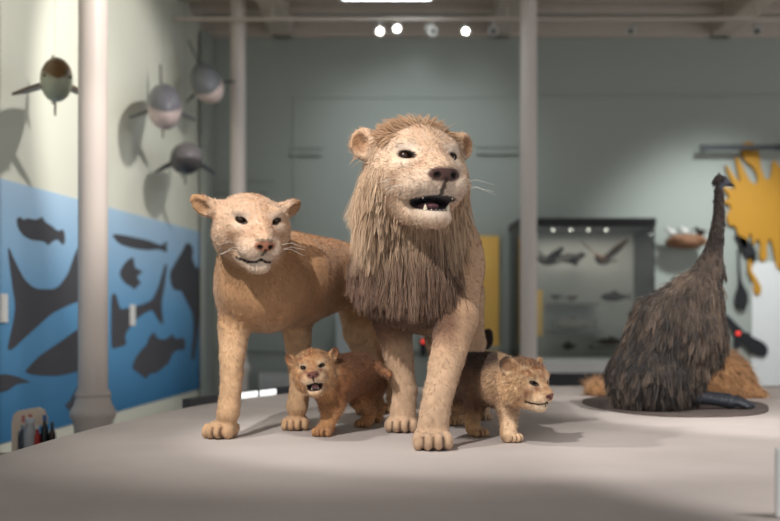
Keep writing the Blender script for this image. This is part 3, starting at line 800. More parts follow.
# ---- hanging sea animals by the left wall
M_sea = fur_mat('smooth_sea_skin', var=0.06, scale=8, bump=0.0, stretch=(1, 1, 1), rough=0.35, sheen=0.0, blotch=0.06)
def sea_model(name, u, v, y, L_, W_, H_, yaw, pitch, top, belly, fin, label, roll=0.0, fins=(0.9, -0.25, 0.5), belly_t=-0.15, dorsal=True):
    """nose towards local -Y; fins = (span, droop, sweep)"""
    p = P(u, v, y)
    root = empty(name, tuple(p), label, 'sea animal model', 'sea animal models hanging by the left wall')
    n = 28; V = []; C = []
    prof = [(0.03, -0.5), (0.16, -0.485), (0.30, -0.45), (0.42, -0.39), (0.5, -0.28), (0.5, -0.14), (0.44, 0.04), (0.33, 0.2), (0.2, 0.36), (0.1, 0.46), (0.06, 0.5)]
    for r, h in prof:
        for i in range(n):
            a = 2 * math.pi * i / n
            z = math.sin(a)
            V.append((r * W_ * math.cos(a), h * L_, r * H_ * z))
            t = min(1, max(0, (z - belly_t + 0.12) / 0.24))
            C.append(np.array(srgb(*belly)) * (1 - t) + np.array(srgb(*top)) * t)
    F = [(a * n + i, a * n + (i + 1) % n, (a + 1) * n + (i + 1) % n, (a + 1) * n + i) for a in range(len(prof) - 1) for i in range(n)]
    R = Matrix.Rotation(yaw, 4, 'Z') @ Matrix.Rotation(pitch, 4, 'X') @ Matrix.Rotation(roll, 4, 'Y')
    V.append((0, -0.505 * L_, 0)); C.append(np.array(srgb(*top))); V.append((0, 0.505 * L_, 0)); C.append(np.array(srgb(*top)))
    m = len(prof) - 1
    F += [(len(V) - 2, (i + 1) % n, i, i) for i in range(0)]
    me = np_mesh(name + '_body', np.array(V), np.array(F), np.array(C)); me.transform(R)
    bmm = bmesh.new(); bmm.from_mesh(me); bmesh.ops.holes_fill(bmm, edges=[e for e in bmm.edges if e.is_boundary]); bmesh.ops.recalc_face_normals(bmm, faces=bmm.faces); bmm.to_mesh(me); bmm.free()
    link_mesh('body', me, M_sea, root)
    mf = mat('fin_' + str(u), fin, 0.4, var=0.1)
    sp, dr, sw = fins
    for sd in (-1, 1):
        b = MB()
        b.poly([(sd * W_ * 0.42, -0.2 * L_, -0.12 * H_), (sd * W_ * (0.5 + sp * 0.5), (-0.2 + 0.10 * sw) * L_, (-0.12 + dr * 0.5) * H_), (sd * W_ * (0.5 + sp), (-0.2 + 0.28 * sw) * L_, (-0.12 + dr) * H_), (sd * W_ * (0.5 + sp * 0.5), (-0.2 + 0.3 * sw) * L_, (-0.2 + dr * 0.5) * H_), (sd * W_ * 0.42, -0.06 * L_, -0.22 * H_)], (0, 0.012, 0.018))
        o = b.build('pectoral_fin', mf, root); o.data.transform(R)
    if dorsal:
        b = MB(); b.poly([(-0.008, -0.05 * L_, 0.42 * H_), (-0.008, 0.06 * L_, 0.62 * H_), (-0.008, 0.14 * L_, 0.95 * H_), (-0.008, 0.17 * L_, 0.5 * H_), (-0.008, 0.15 * L_, 0.33 * H_)], (0.016, 0, 0)); o = b.build('dorsal_fin', mf, root); o.data.transform(R)
    b = MB(); b.poly([(0, 0.44 * L_, 0.05 * H_), (0, 0.56 * L_, 0.55 * H_), (0, 0.62 * L_, 0.7 * H_), (0, 0.55 * L_, 0), (0, 0.6 * L_, -0.5 * H_), (0, 0.44 * L_, -0.05 * H_)], (0.014, 0, 0)); o = b.build('tail_fin', mf, root); o.data.transform(R)
    b = MB(); b.poly([(-0.006, -0.12 * L_, -0.4 * H_), (-0.006, -0.05 * L_, -0.8 * H_), (-0.006, 0.0, -0.38 * H_)], (0.012, 0, 0)); o = b.build('pelvic_fin', mf, root); o.data.transform(R)
    for sd in (-1, 1):
        b = MB(); b.ball((sd * W_ * 0.37, -0.4 * L_, 0.06 * H_), 0.012, 10); o = b.build('eye', M_black, root, True); o.data.transform(R)
    b = MB(); b.tube([(0, 0, H_ * 0.3), (0, 0, 4.78 - float(p[2]))], 0.0009, 5); b.build('wire', M_dark, root)
    return root
sea_model('hanging_fish', 55, 81, 7.0, 0.85, 0.195, 0.275, 0.34, 0.16, (110, 84, 52), (166, 168, 148), (92, 76, 62), 'olive brown fish model with outstretched fins, left of the big column', fins=(0.85, -0.28, 0.5), belly_t=0.25, dorsal=False)
sea_model('hanging_porpoise', 163, 103, 9.7, 1.1, 0.29, 0.38, 0.26, 0.32, (98, 98, 104), (186, 168, 166), (58, 58, 62), 'grey sea animal model with pinkish belly nearest the big column', fins=(0.5, -0.25, 0.5), belly_t=0.05, dorsal=False)
sea_model('hanging_porpoise', 205, 79, 11.0, 0.8, 0.30, 0.36, 0.35, 0.55, (104, 106, 110), (196, 178, 172), (62, 62, 66), 'grey sea animal model diving downwards, highest of the hanging group', roll=-0.5, fins=(0.4, -0.3, 0.6), belly_t=0.1, dorsal=False)
sea_model('hanging_porpoise', 185, 160, 10.3, 1.1, 0.30, 0.29, 0.24, 0.08, (112, 108, 110), (78, 74, 76), (52, 52, 56), 'grey sea animal model hanging lowest, above the lioness\'s ear', fins=(0.42, -0.35, 0.4), belly_t=-0.1, dorsal=False)

# ================================================================== ANIMALS
def lin(r, g, b): return np.array(srgb(r, g, b))

class Head:
    """frame (f forward, s viewer's right, u up) scaled by S; sculpts a big cat's head"""
    def __init__(s, eye_mid, yaw, pitch, roll, S, eye=(0.085, 0.062, 0.025)):
        y, p, r = map(math.radians, (yaw, pitch, roll))
        f = np.array([math.sin(y) * math.cos(p), -math.cos(y) * math.cos(p), math.sin(p)])
        sd = np.array([math.cos(y), math.sin(y), 0.0])
        u = np.cross(sd, f); u = -u if u[2] < 0 else u
        sd2 = sd * math.cos(r) + u * math.sin(r); u2 = u * math.cos(r) - sd * math.sin(r)
        s.R = np.stack([f, sd2, u2], 1); s.S = S; s.eye = eye
        s.c = np.asarray(eye_mid) - s.R @ np.array([eye[0], 0, eye[2]]) * S
    def p(s, f, sd, u): return s.c + s.R @ np.array([f, sd, u]) * s.S
    def loc(s, V): return ((V - s.c) @ s.R) / s.S
    def rot(s, yaw=0, pitch=0, roll=0):
        """local rotation: yaw about u, pitch about s, roll about f"""
        M = Matrix.Rotation(math.radians(yaw), 3, 'Z') @ Matrix.Rotation(math.radians(pitch), 3, 'Y') @ Matrix.Rotation(math.radians(roll), 3, 'X')
        return s.R @ np.array(M)

def mouth_path(o, sd):
    """the lip line of a closed mouth, from the corner round the whisker pads to the middle"""
    ml, mw, dz = o.get('muzzle', 1.0), o.get('mwide', 1.0), o.get('mouth_u', -0.086)
    G = lambda f_: 0.085 + (f_ - 0.085) * ml if f_ > 0.085 else f_
    return [np.array(p) for p in ((G(0.085), sd * 0.072 * mw, dz - 0.010), (G(0.140), sd * 0.060 * mw, dz - 0.008), (G(0.176), sd * 0.038 * mw, dz - 0.003), (G(0.190), sd * 0.016 * mw, dz + 0.002), (G(0.193), 0, dz + 0.010))]

def lip_off(q, o):
    """height above or below the lip line, large away from the muzzle"""
    mp = np.array(mouth_path(o, 1))[::-1]
    a = np.abs(q[:, 1])
    line = np.interp(a, mp[:, 1], mp[:, 2])
    return np.abs(q[:, 2] - line) + (a > mp[-1, 1] * 1.12) * 1.0 + (q[:, 0] < 0.07) * 1.0

def sculpt_head(D, H, o):
    """o: options"""
    S = H.S; R = H.R
    ml = o.get('muzzle', 1.0); mw = o.get('mwide', 1.0); jaw = o.get('jaw', 0.0)
    def E(f, s_, u, rf, rs, ru, k=0.03, op='add', rot=None): D.ell(H.p(f, s_, u), np.array([rf, rs, ru]) * S, R if rot is None else rot, k * S, op)
    def Cn(a, b, r1, r2, k=0.03, op='add', sq=None): D.cone(H.p(*a), H.p(*b), r1 * S, r2 * S, k * S, op, sq)
    F = lambda f: 0.085 + (f - 0.085) * ml if f > 0.085 else f
    cr = o.get('cranium', (0.12, 0.112, 0.092))
    tp = o.get('top', 0.0)
    E(-0.025, 0, 0.03 - tp, *cr, k=0.02)
    E(0.035, 0, 0.04 - tp * 0.8, 0.07, 0.082, 0.062 - tp * 0.3, 0.04)
    for sd in (-1, 1):
        E(0.068, sd * 0.055, 0.052, 0.034, 0.032, 0.018, 0.025)               # brow
        E(0.015, sd * 0.086, -0.025, 0.07, 0.046, 0.062, 0.04)                # cheek
        E(-0.03, sd * 0.075, -0.07, 0.07, 0.045, 0.06, 0.04)                  # ruff of the jaw
        E(0.085, sd * 0.05, -0.012, 0.035, 0.03, 0.026, 0.03)                 # below the eye
    nd = o.get('nose_drop', 0.0)
    Cn((0.06, 0, 0.022 - nd * 0.2), (F(0.178), 0, -0.012 - nd), 0.043 * mw, 0.031 * mw, 0.035)
    Cn((0.05, 0, -0.045), (F(0.135), 0, -0.045), 0.072, 0.046 * mw, 0.035)
    for sd in (-1, 1):
        E(F(0.15), sd * 0.032 * mw, -0.052 - 0.5 * o.get('jaw_drop', 0), 0.046 * ml, 0.034 * mw, 0.034 + 0.5 * o.get('jaw_drop', 0), 0.012)   # whisker pads
        E(F(0.115), sd * 0.048 * mw, -0.06, 0.045 * ml, 0.026 * mw, 0.03, 0.02)
    # nose pad
    E(F(0.192), 0, -0.018 - nd, 0.02, 0.031 * mw, 0.016, 0.012)
    E(F(0.198), 0, -0.032 - nd, 0.013, 0.014, 0.014, 0.01)
    # lower jaw hinged at the back
    ja = math.radians(-jaw)
    hx, hz = 0.0, -0.075
    def J(f, s_, u):
        a, b = f - hx, u - hz
        return (hx + a * math.cos(ja) - b * math.sin(ja), s_, hz + a * math.sin(ja) + b * math.cos(ja) - o.get('jaw_drop', 0) * min(1, max(0, f / 0.08)))
    o['J'] = J
    for sd in (-1, 1):
        Cn(J(0.0, sd * 0.05, -0.095), J(F(0.125), sd * 0.018, -0.105), 0.036, 0.024, 0.02)
    E(*J(F(0.14), 0, -0.11), 0.034, 0.034 * mw, 0.028, 0.025)
    E(*J(0.06, 0, -0.105), 0.06, 0.05, 0.03, 0.03)
    # mouth
    if jaw > 2:
        mid = ja * 0.5
        rot = H.rot(pitch=jaw * 0.5)
        c = J(F(0.125), 0, -0.092); 
        cm = (F(0.128), 0, (-0.086 + c[2]) / 2)
        E(cm[0] + 0.012, 0, cm[2], 0.075 * ml, 0.046 * mw, max(0.007, 0.10 * math.sin(math.radians(jaw)) * 0.9), 0.008, 'cut', rot)
        for sd in (-1, 1):
            Cn((F(0.10), sd * 0.062 * mw, -0.088 - 0.03 * math.sin(math.radians(jaw)) * 4 * 0.5), (F(0.16), sd * 0.035 * mw, cm[2]), 0.007, 0.008, 0.006, 'cut')
    else:
        dz = o.get('mouth_u', -0.086)
        for sd in (-1, 1):
            mp = mouth_path(o, sd)
            for a_, b_ in zip(mp, mp[1:]): Cn(tuple(a_), tuple(b_), 0.0055, 0.0055, 0.006, 'cut')
    # philtrum, nostrils
    Cn((F(0.204), 0, -0.045 - nd), (F(0.198), 0, -0.078), 0.0035, 0.005, 0.006, 'cut')
    for sd in (-1, 1):
        E(F(0.208), sd * 0.017 * mw, -0.024 - nd, 0.010, 0.008, 0.006, 0.004, 'cut', H.rot(roll=sd * -25))
    # eye sockets: almond slits
    ef, es, eu = H.eye
    er = o.get('eye_r', 0.017)
    for sd in (-1, 1):
        E(ef + 0.012, sd * es, eu, 0.024, er * 1.12, er * 0.56, 0.006, 'cut', H.rot(yaw=sd * 22, roll=sd * 12))
        E(ef + 0.016, sd * (es - 0.014), eu - 0.006, 0.02, er * 0.6, er * 0.3, 0.006, 'cut', H.rot(roll=sd * 25))
    # ears
    o['ears'] = []
    for e in o['ear']:
        c, r, rot, base = e
        Rr = H.rot(*rot)
        if base is not None: D.cone(H.p(*base), H.p(*c), 0.034 * S * o.get('ear_root', 1), 0.026 * S * o.get('ear_root', 1), 0.02 * S)
        D.ell(H.p(*c), np.array(r) * S, Rr, 0.016 * S)
        q = H.p(*c) + Rr @ np.array([r[0] * 1.15, 0, -0.004]) * S
        D.ell(q, np.array([r[0] * 1.25, r[1] * 0.70, r[2] * 0.72]) * S, Rr, 0.006 * S, 'cut')
        o['ears'].append((H.p(*c), Rr, np.array(r) * S))

def paint_head(V, C, H, o, pal):
    """coat colours of the face, by position in the head frame"""
    q = H.loc(V); f, s_, u = q[:, 0], q[:, 1], q[:, 2]; a = np.abs(s_)
    ml = o.get('muzzle', 1.0); mw = o.get('mwide', 1.0)
    F = lambda f_: 0.085 + (f_ - 0.085) * ml if f_ > 0.085 else f_
    near = sm(-np.sqrt(((f - 0.05) / 0.22) ** 2 + (s_ / 0.2) ** 2 + (u / 0.2) ** 2), -1.0, -0.8)
    C = lerp(C, pal['face'], near * 0.9)
    # forehead & bridge warmer
    C = lerp(C, pal['bridge'], near * sm(-a, -0.05, -0.015) * sm(u, -0.02, 0.03) * 0.6)
    # pale muzzle, chin, over and under the eyes
    mz = np.exp(-((f - F(0.15)) / 0.06) ** 2 - (a / 0.07) ** 2 - ((u + 0.085) / 0.055) ** 2)
    C = lerp(C, pal['pale'], np.clip(mz * 1.1, 0, 0.85))
    for eu_, w in ((0.018, 0.8), (-0.022, 0.7)):
        ey = np.exp(-((a - H.eye[1]) / 0.028) ** 2 - ((u - H.eye[2] - eu_) / 0.012) ** 2 - ((f - H.eye[0]) / 0.05) ** 2)
        C = lerp(C, pal['pale'], ey * w)
    mt = vnoise(q, 48, 31) * 0.6 + vnoise(q, 105, 32) * 0.5
    C = lerp(C, pal['patch'], sm(mt, 0.12, 0.6) * near * 0.42)
    C = lerp(C, pal['pale'], sm(-mt, 0.15, 0.6) * near * 0.35)
    # dark tear mark / cheek patch
    tm = np.exp(-((a - 0.05) / 0.016) ** 2 - ((u + 0.002) / 0.014) ** 2) * (f > 0.03)
    C = lerp(C, pal['patch'], tm * pal.get('tear', 0.5))
    for sd in (-1, 1):
        cp = np.exp(-((s_ - sd * 0.085) / 0.022) ** 2 - ((u + 0.03) / 0.022) ** 2) * (f > 0.02)
        C = lerp(C, pal['patch'], cp * pal.get('cheekpatch', 0.3))
    er = o.get('eye_r', 0.017)
    for sd in (-1, 1):                                                # dark rims of the eyes
        L = (V - H.p(H.eye[0] + 0.006, sd * H.eye[1], H.eye[2])) @ H.rot(roll=sd * 12) / H.S
        d = np.sqrt((L[:, 1] / (er * 1.35)) ** 2 + (L[:, 2] / (er * 0.78)) ** 2)
        C = lerp(C, pal['dark'], sm(-d, -1.12, -0.85) * (np.abs(L[:, 0]) < 0.04))
        L = (V - H.p(H.eye[0] + 0.012, sd * (H.eye[1] - 0.017), H.eye[2] - 0.009)) / H.S
        C = lerp(C, pal['dark'], sm(-np.linalg.norm(L, axis=1), -0.010, -0.006) * 0.8)
    # nose leather
    nd_ = o.get('nose_drop', 0.0)
    nb = o.get('nose_big', 1.0)
    dn = np.sqrt(((f - F(0.2)) / (0.024 * nb)) ** 2 + (s_ / (0.035 * mw)) ** 2 + ((u + 0.022 + nd_) / (0.019 * nb)) ** 2)
    C = lerp(C, pal['nose'], sm(-dn, -1.15, -0.9))
    ph = (a < 0.005) & (f > F(0.175)) & (u < -0.03 - nd_) & (u > -0.088)
    C = lerp(C, pal['dark'], ph * 0.85)
    nd = np.zeros(len(V))
    for sd in (-1, 1):
        nd = np.maximum(nd, sm(-np.linalg.norm((q - np.array([F(0.204), sd * 0.017 * mw, -0.024 - nd_])) / np.array([0.014, 0.010, 0.008]), axis=1), -1.2, -0.8))
    C = lerp(C, pal['dark'] * 0.6, nd * pal.get('nostril', 1.0))
    # mouth interior / lip line
    jaw = o.get('jaw', 0)
    if jaw > 2:
        J = o['J']; c = J(F(0.125), 0, -0.092); cmu = (-0.086 + c[2]) / 2
        L = ((V - H.p(F(0.128) + 0.012, 0, cmu)) @ H.rot(pitch=jaw * 0.5)) / H.S
        d = np.sqrt((L[:, 0] / (0.08 * ml)) ** 2 + (L[:, 1] / (0.052 * mw)) ** 2 + (L[:, 2] / (max(0.007, 0.10 * math.sin(math.radians(jaw)) * 0.9) + 0.004)) ** 2)
        C = lerp(C, pal['mouth'], sm(-d, -1.12, -1.0))
        for sd in (-1, 1):
            A = np.array([F(0.10), sd * 0.062 * mw, -0.088 - 0.03 * math.sin(math.radians(jaw)) * 2]); B = np.array([F(0.16), sd * 0.035 * mw, cmu])
            C = lerp(C, pal['dark'], sm(-seg_dist(q, A, B), -0.012, -0.008))
    else:
        dz = o.get('mouth_u', -0.086)
        for sd in (-1, 1):
            C = lerp(C, pal['dark'], sm(-lip_off(q, o), -0.0065, -0.0030) * 0.97)
    # whisker rows
    for sd in (-1, 1):
        for r_ in range(3):
            for k_ in range(4):
                w = np.array([F(0.175 - 0.018 * k_), sd * (0.045 + 0.006 * k_) * mw, -0.045 - 0.012 * r_ + 0.002 * k_])
                C = lerp(C, pal['patch'] * 0.7, sm(-np.linalg.norm(q - w, axis=1), -0.006, -0.002) * 0.35)
    # inside of the ears, ear rims
    for (c, Rr, r) in o['ears']:
        L = (V - c) @ Rr / r
        d = np.sqrt(L[:, 1] ** 2 + L[:, 2] ** 2)
        ins = sm(-d, -0.8, -0.5) * (L[:, 0] > -0.5) * (np.abs(L[:, 0]) < 2.2)
        C = lerp(C, pal['earin'], ins * 0.75)
        back = sm(-L[:, 0], 0.2, 0.8) * sm(-d, -1.3, -0.9)
        C = lerp(C, pal['earback'], back * 0.7)
    return C

def seg_dist(q, A, B):
    ba = B - A; t = np.clip(((q - A) @ ba) / (ba @ ba), 0, 1)
    return np.linalg.norm(q - A - t[:, None] * ba, axis=1)

def paw(D, c, d, w, k=None):
    """c: ground point under the middle of the paw, d: heading in plan, w: width"""
    d = np.array([d[0], d[1], 0.0]); d /= np.linalg.norm(d); s_ = np.array([d[1], -d[0], 0.0]); up = np.array([0, 0, 1.0])
    R = np.stack([d, s_, up], 1); c = np.array([c[0], c[1], POD])
    D.ell(c + d * (-0.06 * w) + up * 0.25 * w, np.array([0.55, 0.47, 0.30]) * w, R, 0.15 * w)
    for o_, fw, z in ((-0.35, 0.27, 0.21), (-0.125, 0.43, 0.235), (0.125, 0.43, 0.235), (0.35, 0.27, 0.21)):
        D.ell(c + d * fw * w + s_ * o_ * w + up * z * w, np.array([0.25, 0.145, 0.225]) * w, R, 0.045 * w)
    return [(c + d * fw * w + s_ * o_ * w, d, s_, w) for o_, fw in ((-0.235, 0.45), (0.0, 0.55), (0.235, 0.45))]

def paint_toes(V, C, gaps, dark):
    for g, d, s_, w in gaps:
        L = V - g
        a = np.abs(L @ s_) / (0.035 * w); b = np.abs(L @ d) / (0.30 * w); z = (V[:, 2] - POD) / (0.36 * w)
        C = lerp(C, dark, np.exp(-a ** 2) * (b < 1) * (z < 1) * 0.9)
    return C

def eyes(H, root, er, m, o):
    for sd in (-1, 1):
        c = H.p(H.eye[0] - 0.007, sd * H.eye[1] * 0.985, H.eye[2])
        b = MB(); b.ball(tuple(c), er * 1.08 * H.S, 20); ob = b.build('eye', m, root, True); rel(root, ob)

def whiskers(H, root, o, m, n=5, length=0.12):
    ml = o.get('muzzle', 1.0); g = random.Random(3)
    b = MB()
    for sd in (-1, 1):
        for i in range(n):
            a = np.array([0.085 + (0.15 - 0.085) * ml + g.uniform(-0.02, 0.01), sd * (0.055 + g.uniform(0, 0.008)), -0.05 - 0.01 * i])
            e = a + np.array([g.uniform(-0.02, 0.03), sd * length * g.uniform(0.7, 1.1), g.uniform(-0.03, 0.01)])
            md = (a + e) / 2 + np.array([0, 0, 0.012])
            b.tube([tuple(H.p(*a)), tuple(H.p(*md)), tuple(H.p(*e))], [0.0006, 0.0005, 0.0003], 4)
    ob = b.build('whiskers', m, root); ob['kind'] = 'stuff'; rel(root, ob)

M_eye = mat('dark_amber_glass_eye', (44, 27, 14), 0.08, var=0.3, scale=40, spec=0.6)
M_tooth = mat('ivory_tooth', (226, 212, 186), 0.35, var=0.08, scale=30)
M_tongue = mat('dull_purple_tongue', (120, 84, 92), 0.45, var=0.15, scale=30, bump=0.3)
M_whisk = mat('white_whisker', (232, 226, 214), 0.5)
M_coat = fur_mat('tawny_coat', var=0.10, scale=60, bump=0.35, blotch=0.09)
M_cubcoat = fur_mat('woolly_cub_coat', var=0.22, scale=80, bump=0.7, blotch=0.2)
M_strand = strand_mat('mane_hair', 0.6)

def tooth(H, root, a, b_, r, nme='tooth'):
    b = MB(); A, B = Vector(H.p(*a)), Vector(H.p(*b_))
    b.tube([A, A.lerp(B, 0.5), B], [r * H.S, r * 0.75 * H.S, r * 0.15 * H.S], 8)
    ob = b.build(nme, M_tooth, root, True); rel(root, ob)

def finish_body(root, V, F, C, m, name='body'):
    me = np_mesh(name, V - np.array(root.location), F, C)
    return link_mesh(name, me, m, root)

def fuzz(root, V, F, C, n, length, rad, weight, grav, lift, seed, name='fur', m=None, shade=0.15, jit=0.25, seg=3, lscale=None):
    """short coat hairs lying along grav"""
    N = normals(V, F); g = np.random.default_rng(seed)
    f, w = scatter(V, F, weight, n, seed)
    p = at_pts(V, F, f, w); nn = at_pts(N, F, f, w); cc = at_pts(C, F, f, w)
    gv = grav(p) if callable(grav) else np.tile(np.array(grav, float), (n, 1))
    gt = gv - nn * (gv * nn).sum(1)[:, None]
    d = gt + nn * lift + g.normal(0, jit, (n, 3)); d /= np.linalg.norm(d, axis=1)[:, None]
    br = 1 + g.normal(0, shade, (n, 1)).clip(-2 * shade, 2 * shade)
    ln = length * g.uniform(0.6, 1.25, n)
    if lscale is not None: ln = ln * at_pts(lscale[:, None], F, f, w)[:, 0]
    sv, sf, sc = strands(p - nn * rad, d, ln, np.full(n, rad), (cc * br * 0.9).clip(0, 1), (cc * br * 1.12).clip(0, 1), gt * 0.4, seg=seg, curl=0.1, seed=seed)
    o = link_mesh(name, np_mesh(name, sv - np.array(root.location), sf, sc), m or M_strand, root)
    o['kind'] = 'stuff'
    return o

def ear_bare(V, o):
    d = np.min([np.linalg.norm(((V - c) @ Rr) / (r * 1.1), axis=1) for c, Rr, r in o['ears']], axis=0)
    return 0.08 + 0.92 * sm(d, 1.0, 1.4)

def face_r(q):
    return np.sqrt(((q[:, 0] - 0.1) / 0.16) ** 2 + (q[:, 1] / 0.13) ** 2 + ((q[:, 2] + 0.03) / 0.15) ** 2)

def coat_weight(V, q, H, o):
    """no hair on nose leather, eyes, lips and mouth, little on the paws"""
    w = np.ones(len(V))
    for sd in (-1, 1):
        w *= sm(np.linalg.norm((q - np.array([H.eye[0] + 0.005, sd * H.eye[1], H.eye[2]])) / np.array([1.5, 1.25, 0.9]), axis=1), 0.022, 0.034)
    nf = 0.085 + 0.115 * o.get('muzzle', 1.0)
    w *= sm(np.linalg.norm((q - np.array([nf, 0, -0.024 - o.get('nose_drop', 0.0)])) / np.array([1, 1.5, 0.9]), axis=1), 0.020, 0.028)
    J = o['J']; c = J(nf - 0.03, 0, -0.09)
    if o.get('jaw', 0) > 2:
        w *= sm(np.linalg.norm((q - np.array([nf - 0.05, 0, (-0.086 + c[2]) / 2 - 0.004])) / np.array([0.085, 0.068, 0.024]), axis=1), 0.95, 1.25)
    else:
        w *= 0.03 + 0.97 * sm(lip_off(q, o), 0.006, 0.016)
    return w * (0.25 + 0.75 * sm(V[:, 2], POD + 0.03, POD + 0.12)) + 1e-6

def coat_flow(H):
    f = H.R[:, 0]
    def flow(p):
        q = H.loc(p); t = sm(-face_r(q), -2.2, -1.4)[:, None]
        face = np.stack([-0.6 + 0 * q[:, 0], np.sign(q[:, 1]) * 0.5, (q[:, 2] + 0.02) * 6], 1) @ H.R.T
        body = np.tile(np.array([0.15, 0.45, -0.85]), (len(p), 1))
        return face * t + body * (1 - t)
    return flow

# ------------------------------------------------------------------ male lion
def make_lion():
    base = np.array([0.13, 4.45, POD])
    root = empty('lion', tuple(base), 'standing male lion with pale mane and open mouth, tallest of the four big cats', 'lion')
    D = Sdf((-0.32, 3.45, POD - 0.01), (0.68, 5.95, 2.22), 0.0066)
    ye = 3.93
    eye_mid = P(427.6, 156.5, ye)
    H = Head(eye_mid, 18.5, 1.0, 0, 1.42)
    ch = P(414, 278, 4.33)
    D.ell(ch, (0.205, 0.26, 0.20), k=0.06)
    D.ell(P(463, 268, 4.45), (0.085, 0.20, 0.20), k=0.05)
    D.ell(P(414, 240, 4.28), (0.195, 0.22, 0.23), k=0.06)
    D.cone(P(415, 240, 4.38), H.p(-0.07, 0, -0.03), 0.205, 0.165, 0.06)
    rump = np.array([0.275, 5.3, 1.50])
    D.cone(ch + np.array([0.03, 0.2, 0.03]), rump, 0.215, 0.17, 0.07)
    D.cone(np.array([0.17, 4.7, 1.47]), np.array([0.26, 5.2, 1.47]), 0.185, 0.13, 0.06)
    # forelegs
    A = [P(452, 262, 4.3), P(457, 318, 4.18), P(447, 360, 4.04), P(438, 395, 3.95), P(433, 424, 3.91)]
    D.chain(A, [0.125, 0.084, 0.064, 0.054, 0.056], 0.04)
    B = [P(384, 262, 4.38), P(392, 318, 4.50), P(399, 356, 4.46), P(405, 390, 4.45), P(403, 412, 4.44)]
    D.chain(B, [0.125, 0.080, 0.060, 0.048, 0.052], 0.04)
    gaps = paw(D, P(432, 439, 3.90)[:2], (0.02, -1), 0.148)
    gaps += paw(D, P(402, 422, 4.45)[:2], (-0.10, -1), 0.138)
    # hind legs
    for hip, knee, hock, ank, pw in (((0.33, 5.28, 1.45), (0.37, 5.12, 1.24), (0.385, 5.44, 1.10), (0.385, 5.35, 0.97), (0.385, 5.30)),
                                     ((0.23, 5.36, 1.45), (0.25, 5.26, 1.24), (0.275, 5.58, 1.10), (0.27, 5.52, 0.97), (0.27, 5.47))):
        D.chain([np.array(hip), np.array(knee), np.array(hock), np.array(ank)], [0.12, 0.08, 0.048, 0.045], 0.05)
        gaps += paw(D, pw, (0.0, -1), 0.125)
    # tail with its dark tuft
    D.chain([np.array(q) for q in ((0.29, 5.45, 1.60), (0.34, 5.60, 1.50), (0.43, 5.68, 1.38), P(486, 346, 5.70))], [0.04, 0.026, 0.020, 0.018], 0.02)
    D.ell(P(488, 338, 5.70), (0.03, 0.03, 0.05), k=0.015)
    o = dict(muzzle=1.0, jaw=10.0, mwide=1.18, eye_r=0.0148, nose_drop=0.014,
             ear=[((-0.035, -0.136, 0.070), (0.018, 0.034, 0.042), (-38, 0, 8), (-0.03, -0.10, 0.055)),
                  ((-0.035, 0.144, 0.078), (0.018, 0.036, 0.036), (30, 0, -14), (-0.03, 0.10, 0.06))])
    sculpt_head(D, H, o)
    D.floor_cut(POD + 0.001)
    V, F = D.mesh(1)
    N = normals(V, F)
    q = H.loc(V)
    facew = sm(-np.sqrt(((q[:, 0] - 0.1) / 0.16) ** 2 + (q[:, 1] / 0.13) ** 2 + ((q[:, 2] + 0.03) / 0.15) ** 2), -1.0, -0.75)
    wr = vnoise(V, 55, 1) * 0.0012 + vnoise(V, 22, 2) * 0.002 * (1 - facew)
    ed = np.min([np.linalg.norm(V - c, axis=1) for c, _, _ in o['ears']], axis=0)
    wr += sm(-ed, -0.08, -0.05) * (vnoise(V, 70, 15) * 0.004 + vnoise(V, 130, 16) * 0.002)
    leg = sm(-(V[:, 2]), -1.30, -1.15)
    wr += leg * vnoise(V * np.array([1, 1, 1.6]), 48, 4) * 0.0009
    V = V + N * wr[:, None]
    # colour
    tan, light, brown = lin(184, 150, 120), lin(200, 172, 144), lin(112, 82, 66)
    C = np.tile(tan, (len(V), 1))
    C = lerp(C, light, sm(V[:, 1], 4.6, 5.2) * 0.2)
    fl = sm(-np.abs(V[:, 1] - 4.2), -0.5, -0.2)
    C = lerp(C, brown, sm(-V[:, 2], -1.62, -1.50) * sm(V[:, 2], 1.22, 1.32) * sm(-V[:, 1], -4.62, -4.45) * sm(-V[:, 0], -0.28, -0.22) * 0.9)
    C = lerp(C, lin(196, 166, 138), leg * 0.7)
    C = lerp(C, lin(40, 30, 24), sm(-np.linalg.norm(V - P(488, 338, 5.70), axis=1), -0.10, -0.07))
    pal = dict(face=lin(204, 176, 150), bridge=lin(190, 154, 124), pale=lin(222, 206, 190), patch=lin(164, 124, 96), dark=lin(34, 24, 20), nose=lin(78, 56, 52), mouth=lin(44, 30, 32), earin=lin(172, 128, 92), earback=lin(196, 156, 112), tear=0.45, cheekpatch=0.1)
    C = paint_head(V, C, H, o, pal)
    C = paint_toes(V, C, gaps, lin(84, 62, 46))
    C = C * (1 + 0.10 * vnoise(V, 45, 8) + 0.08 * vnoise(V, 14, 9))[:, None]
    finish_body(root, V, F, C.clip(0, 1), M_coat)
    bare = coat_weight(V, q, H, o)
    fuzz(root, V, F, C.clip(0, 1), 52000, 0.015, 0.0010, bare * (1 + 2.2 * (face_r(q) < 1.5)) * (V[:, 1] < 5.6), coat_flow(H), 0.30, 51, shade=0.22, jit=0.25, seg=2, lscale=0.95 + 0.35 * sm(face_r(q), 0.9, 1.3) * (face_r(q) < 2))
    eyes(H, root, o['eye_r'], M_eye, o)
    whiskers(H, root, o, M_whisk, 3, 0.10)
    # mouth: tongue and teeth
    J = o['J']
    b = MB(); b.ball((0, 0, 0), (0.05 * H.S, 0.026 * H.S, 0.012 * H.S), 16)
    ob = b.build('tongue', M_tongue, root, True)
    Mt = Matrix(np.hstack([np.vstack([H.R, [0, 0, 0]]), np.array([[*H.p(*J(0.115, -0.012, -0.088)), 1]]).T]).tolist())
    ob.data.transform(Mt); rel(root, ob)
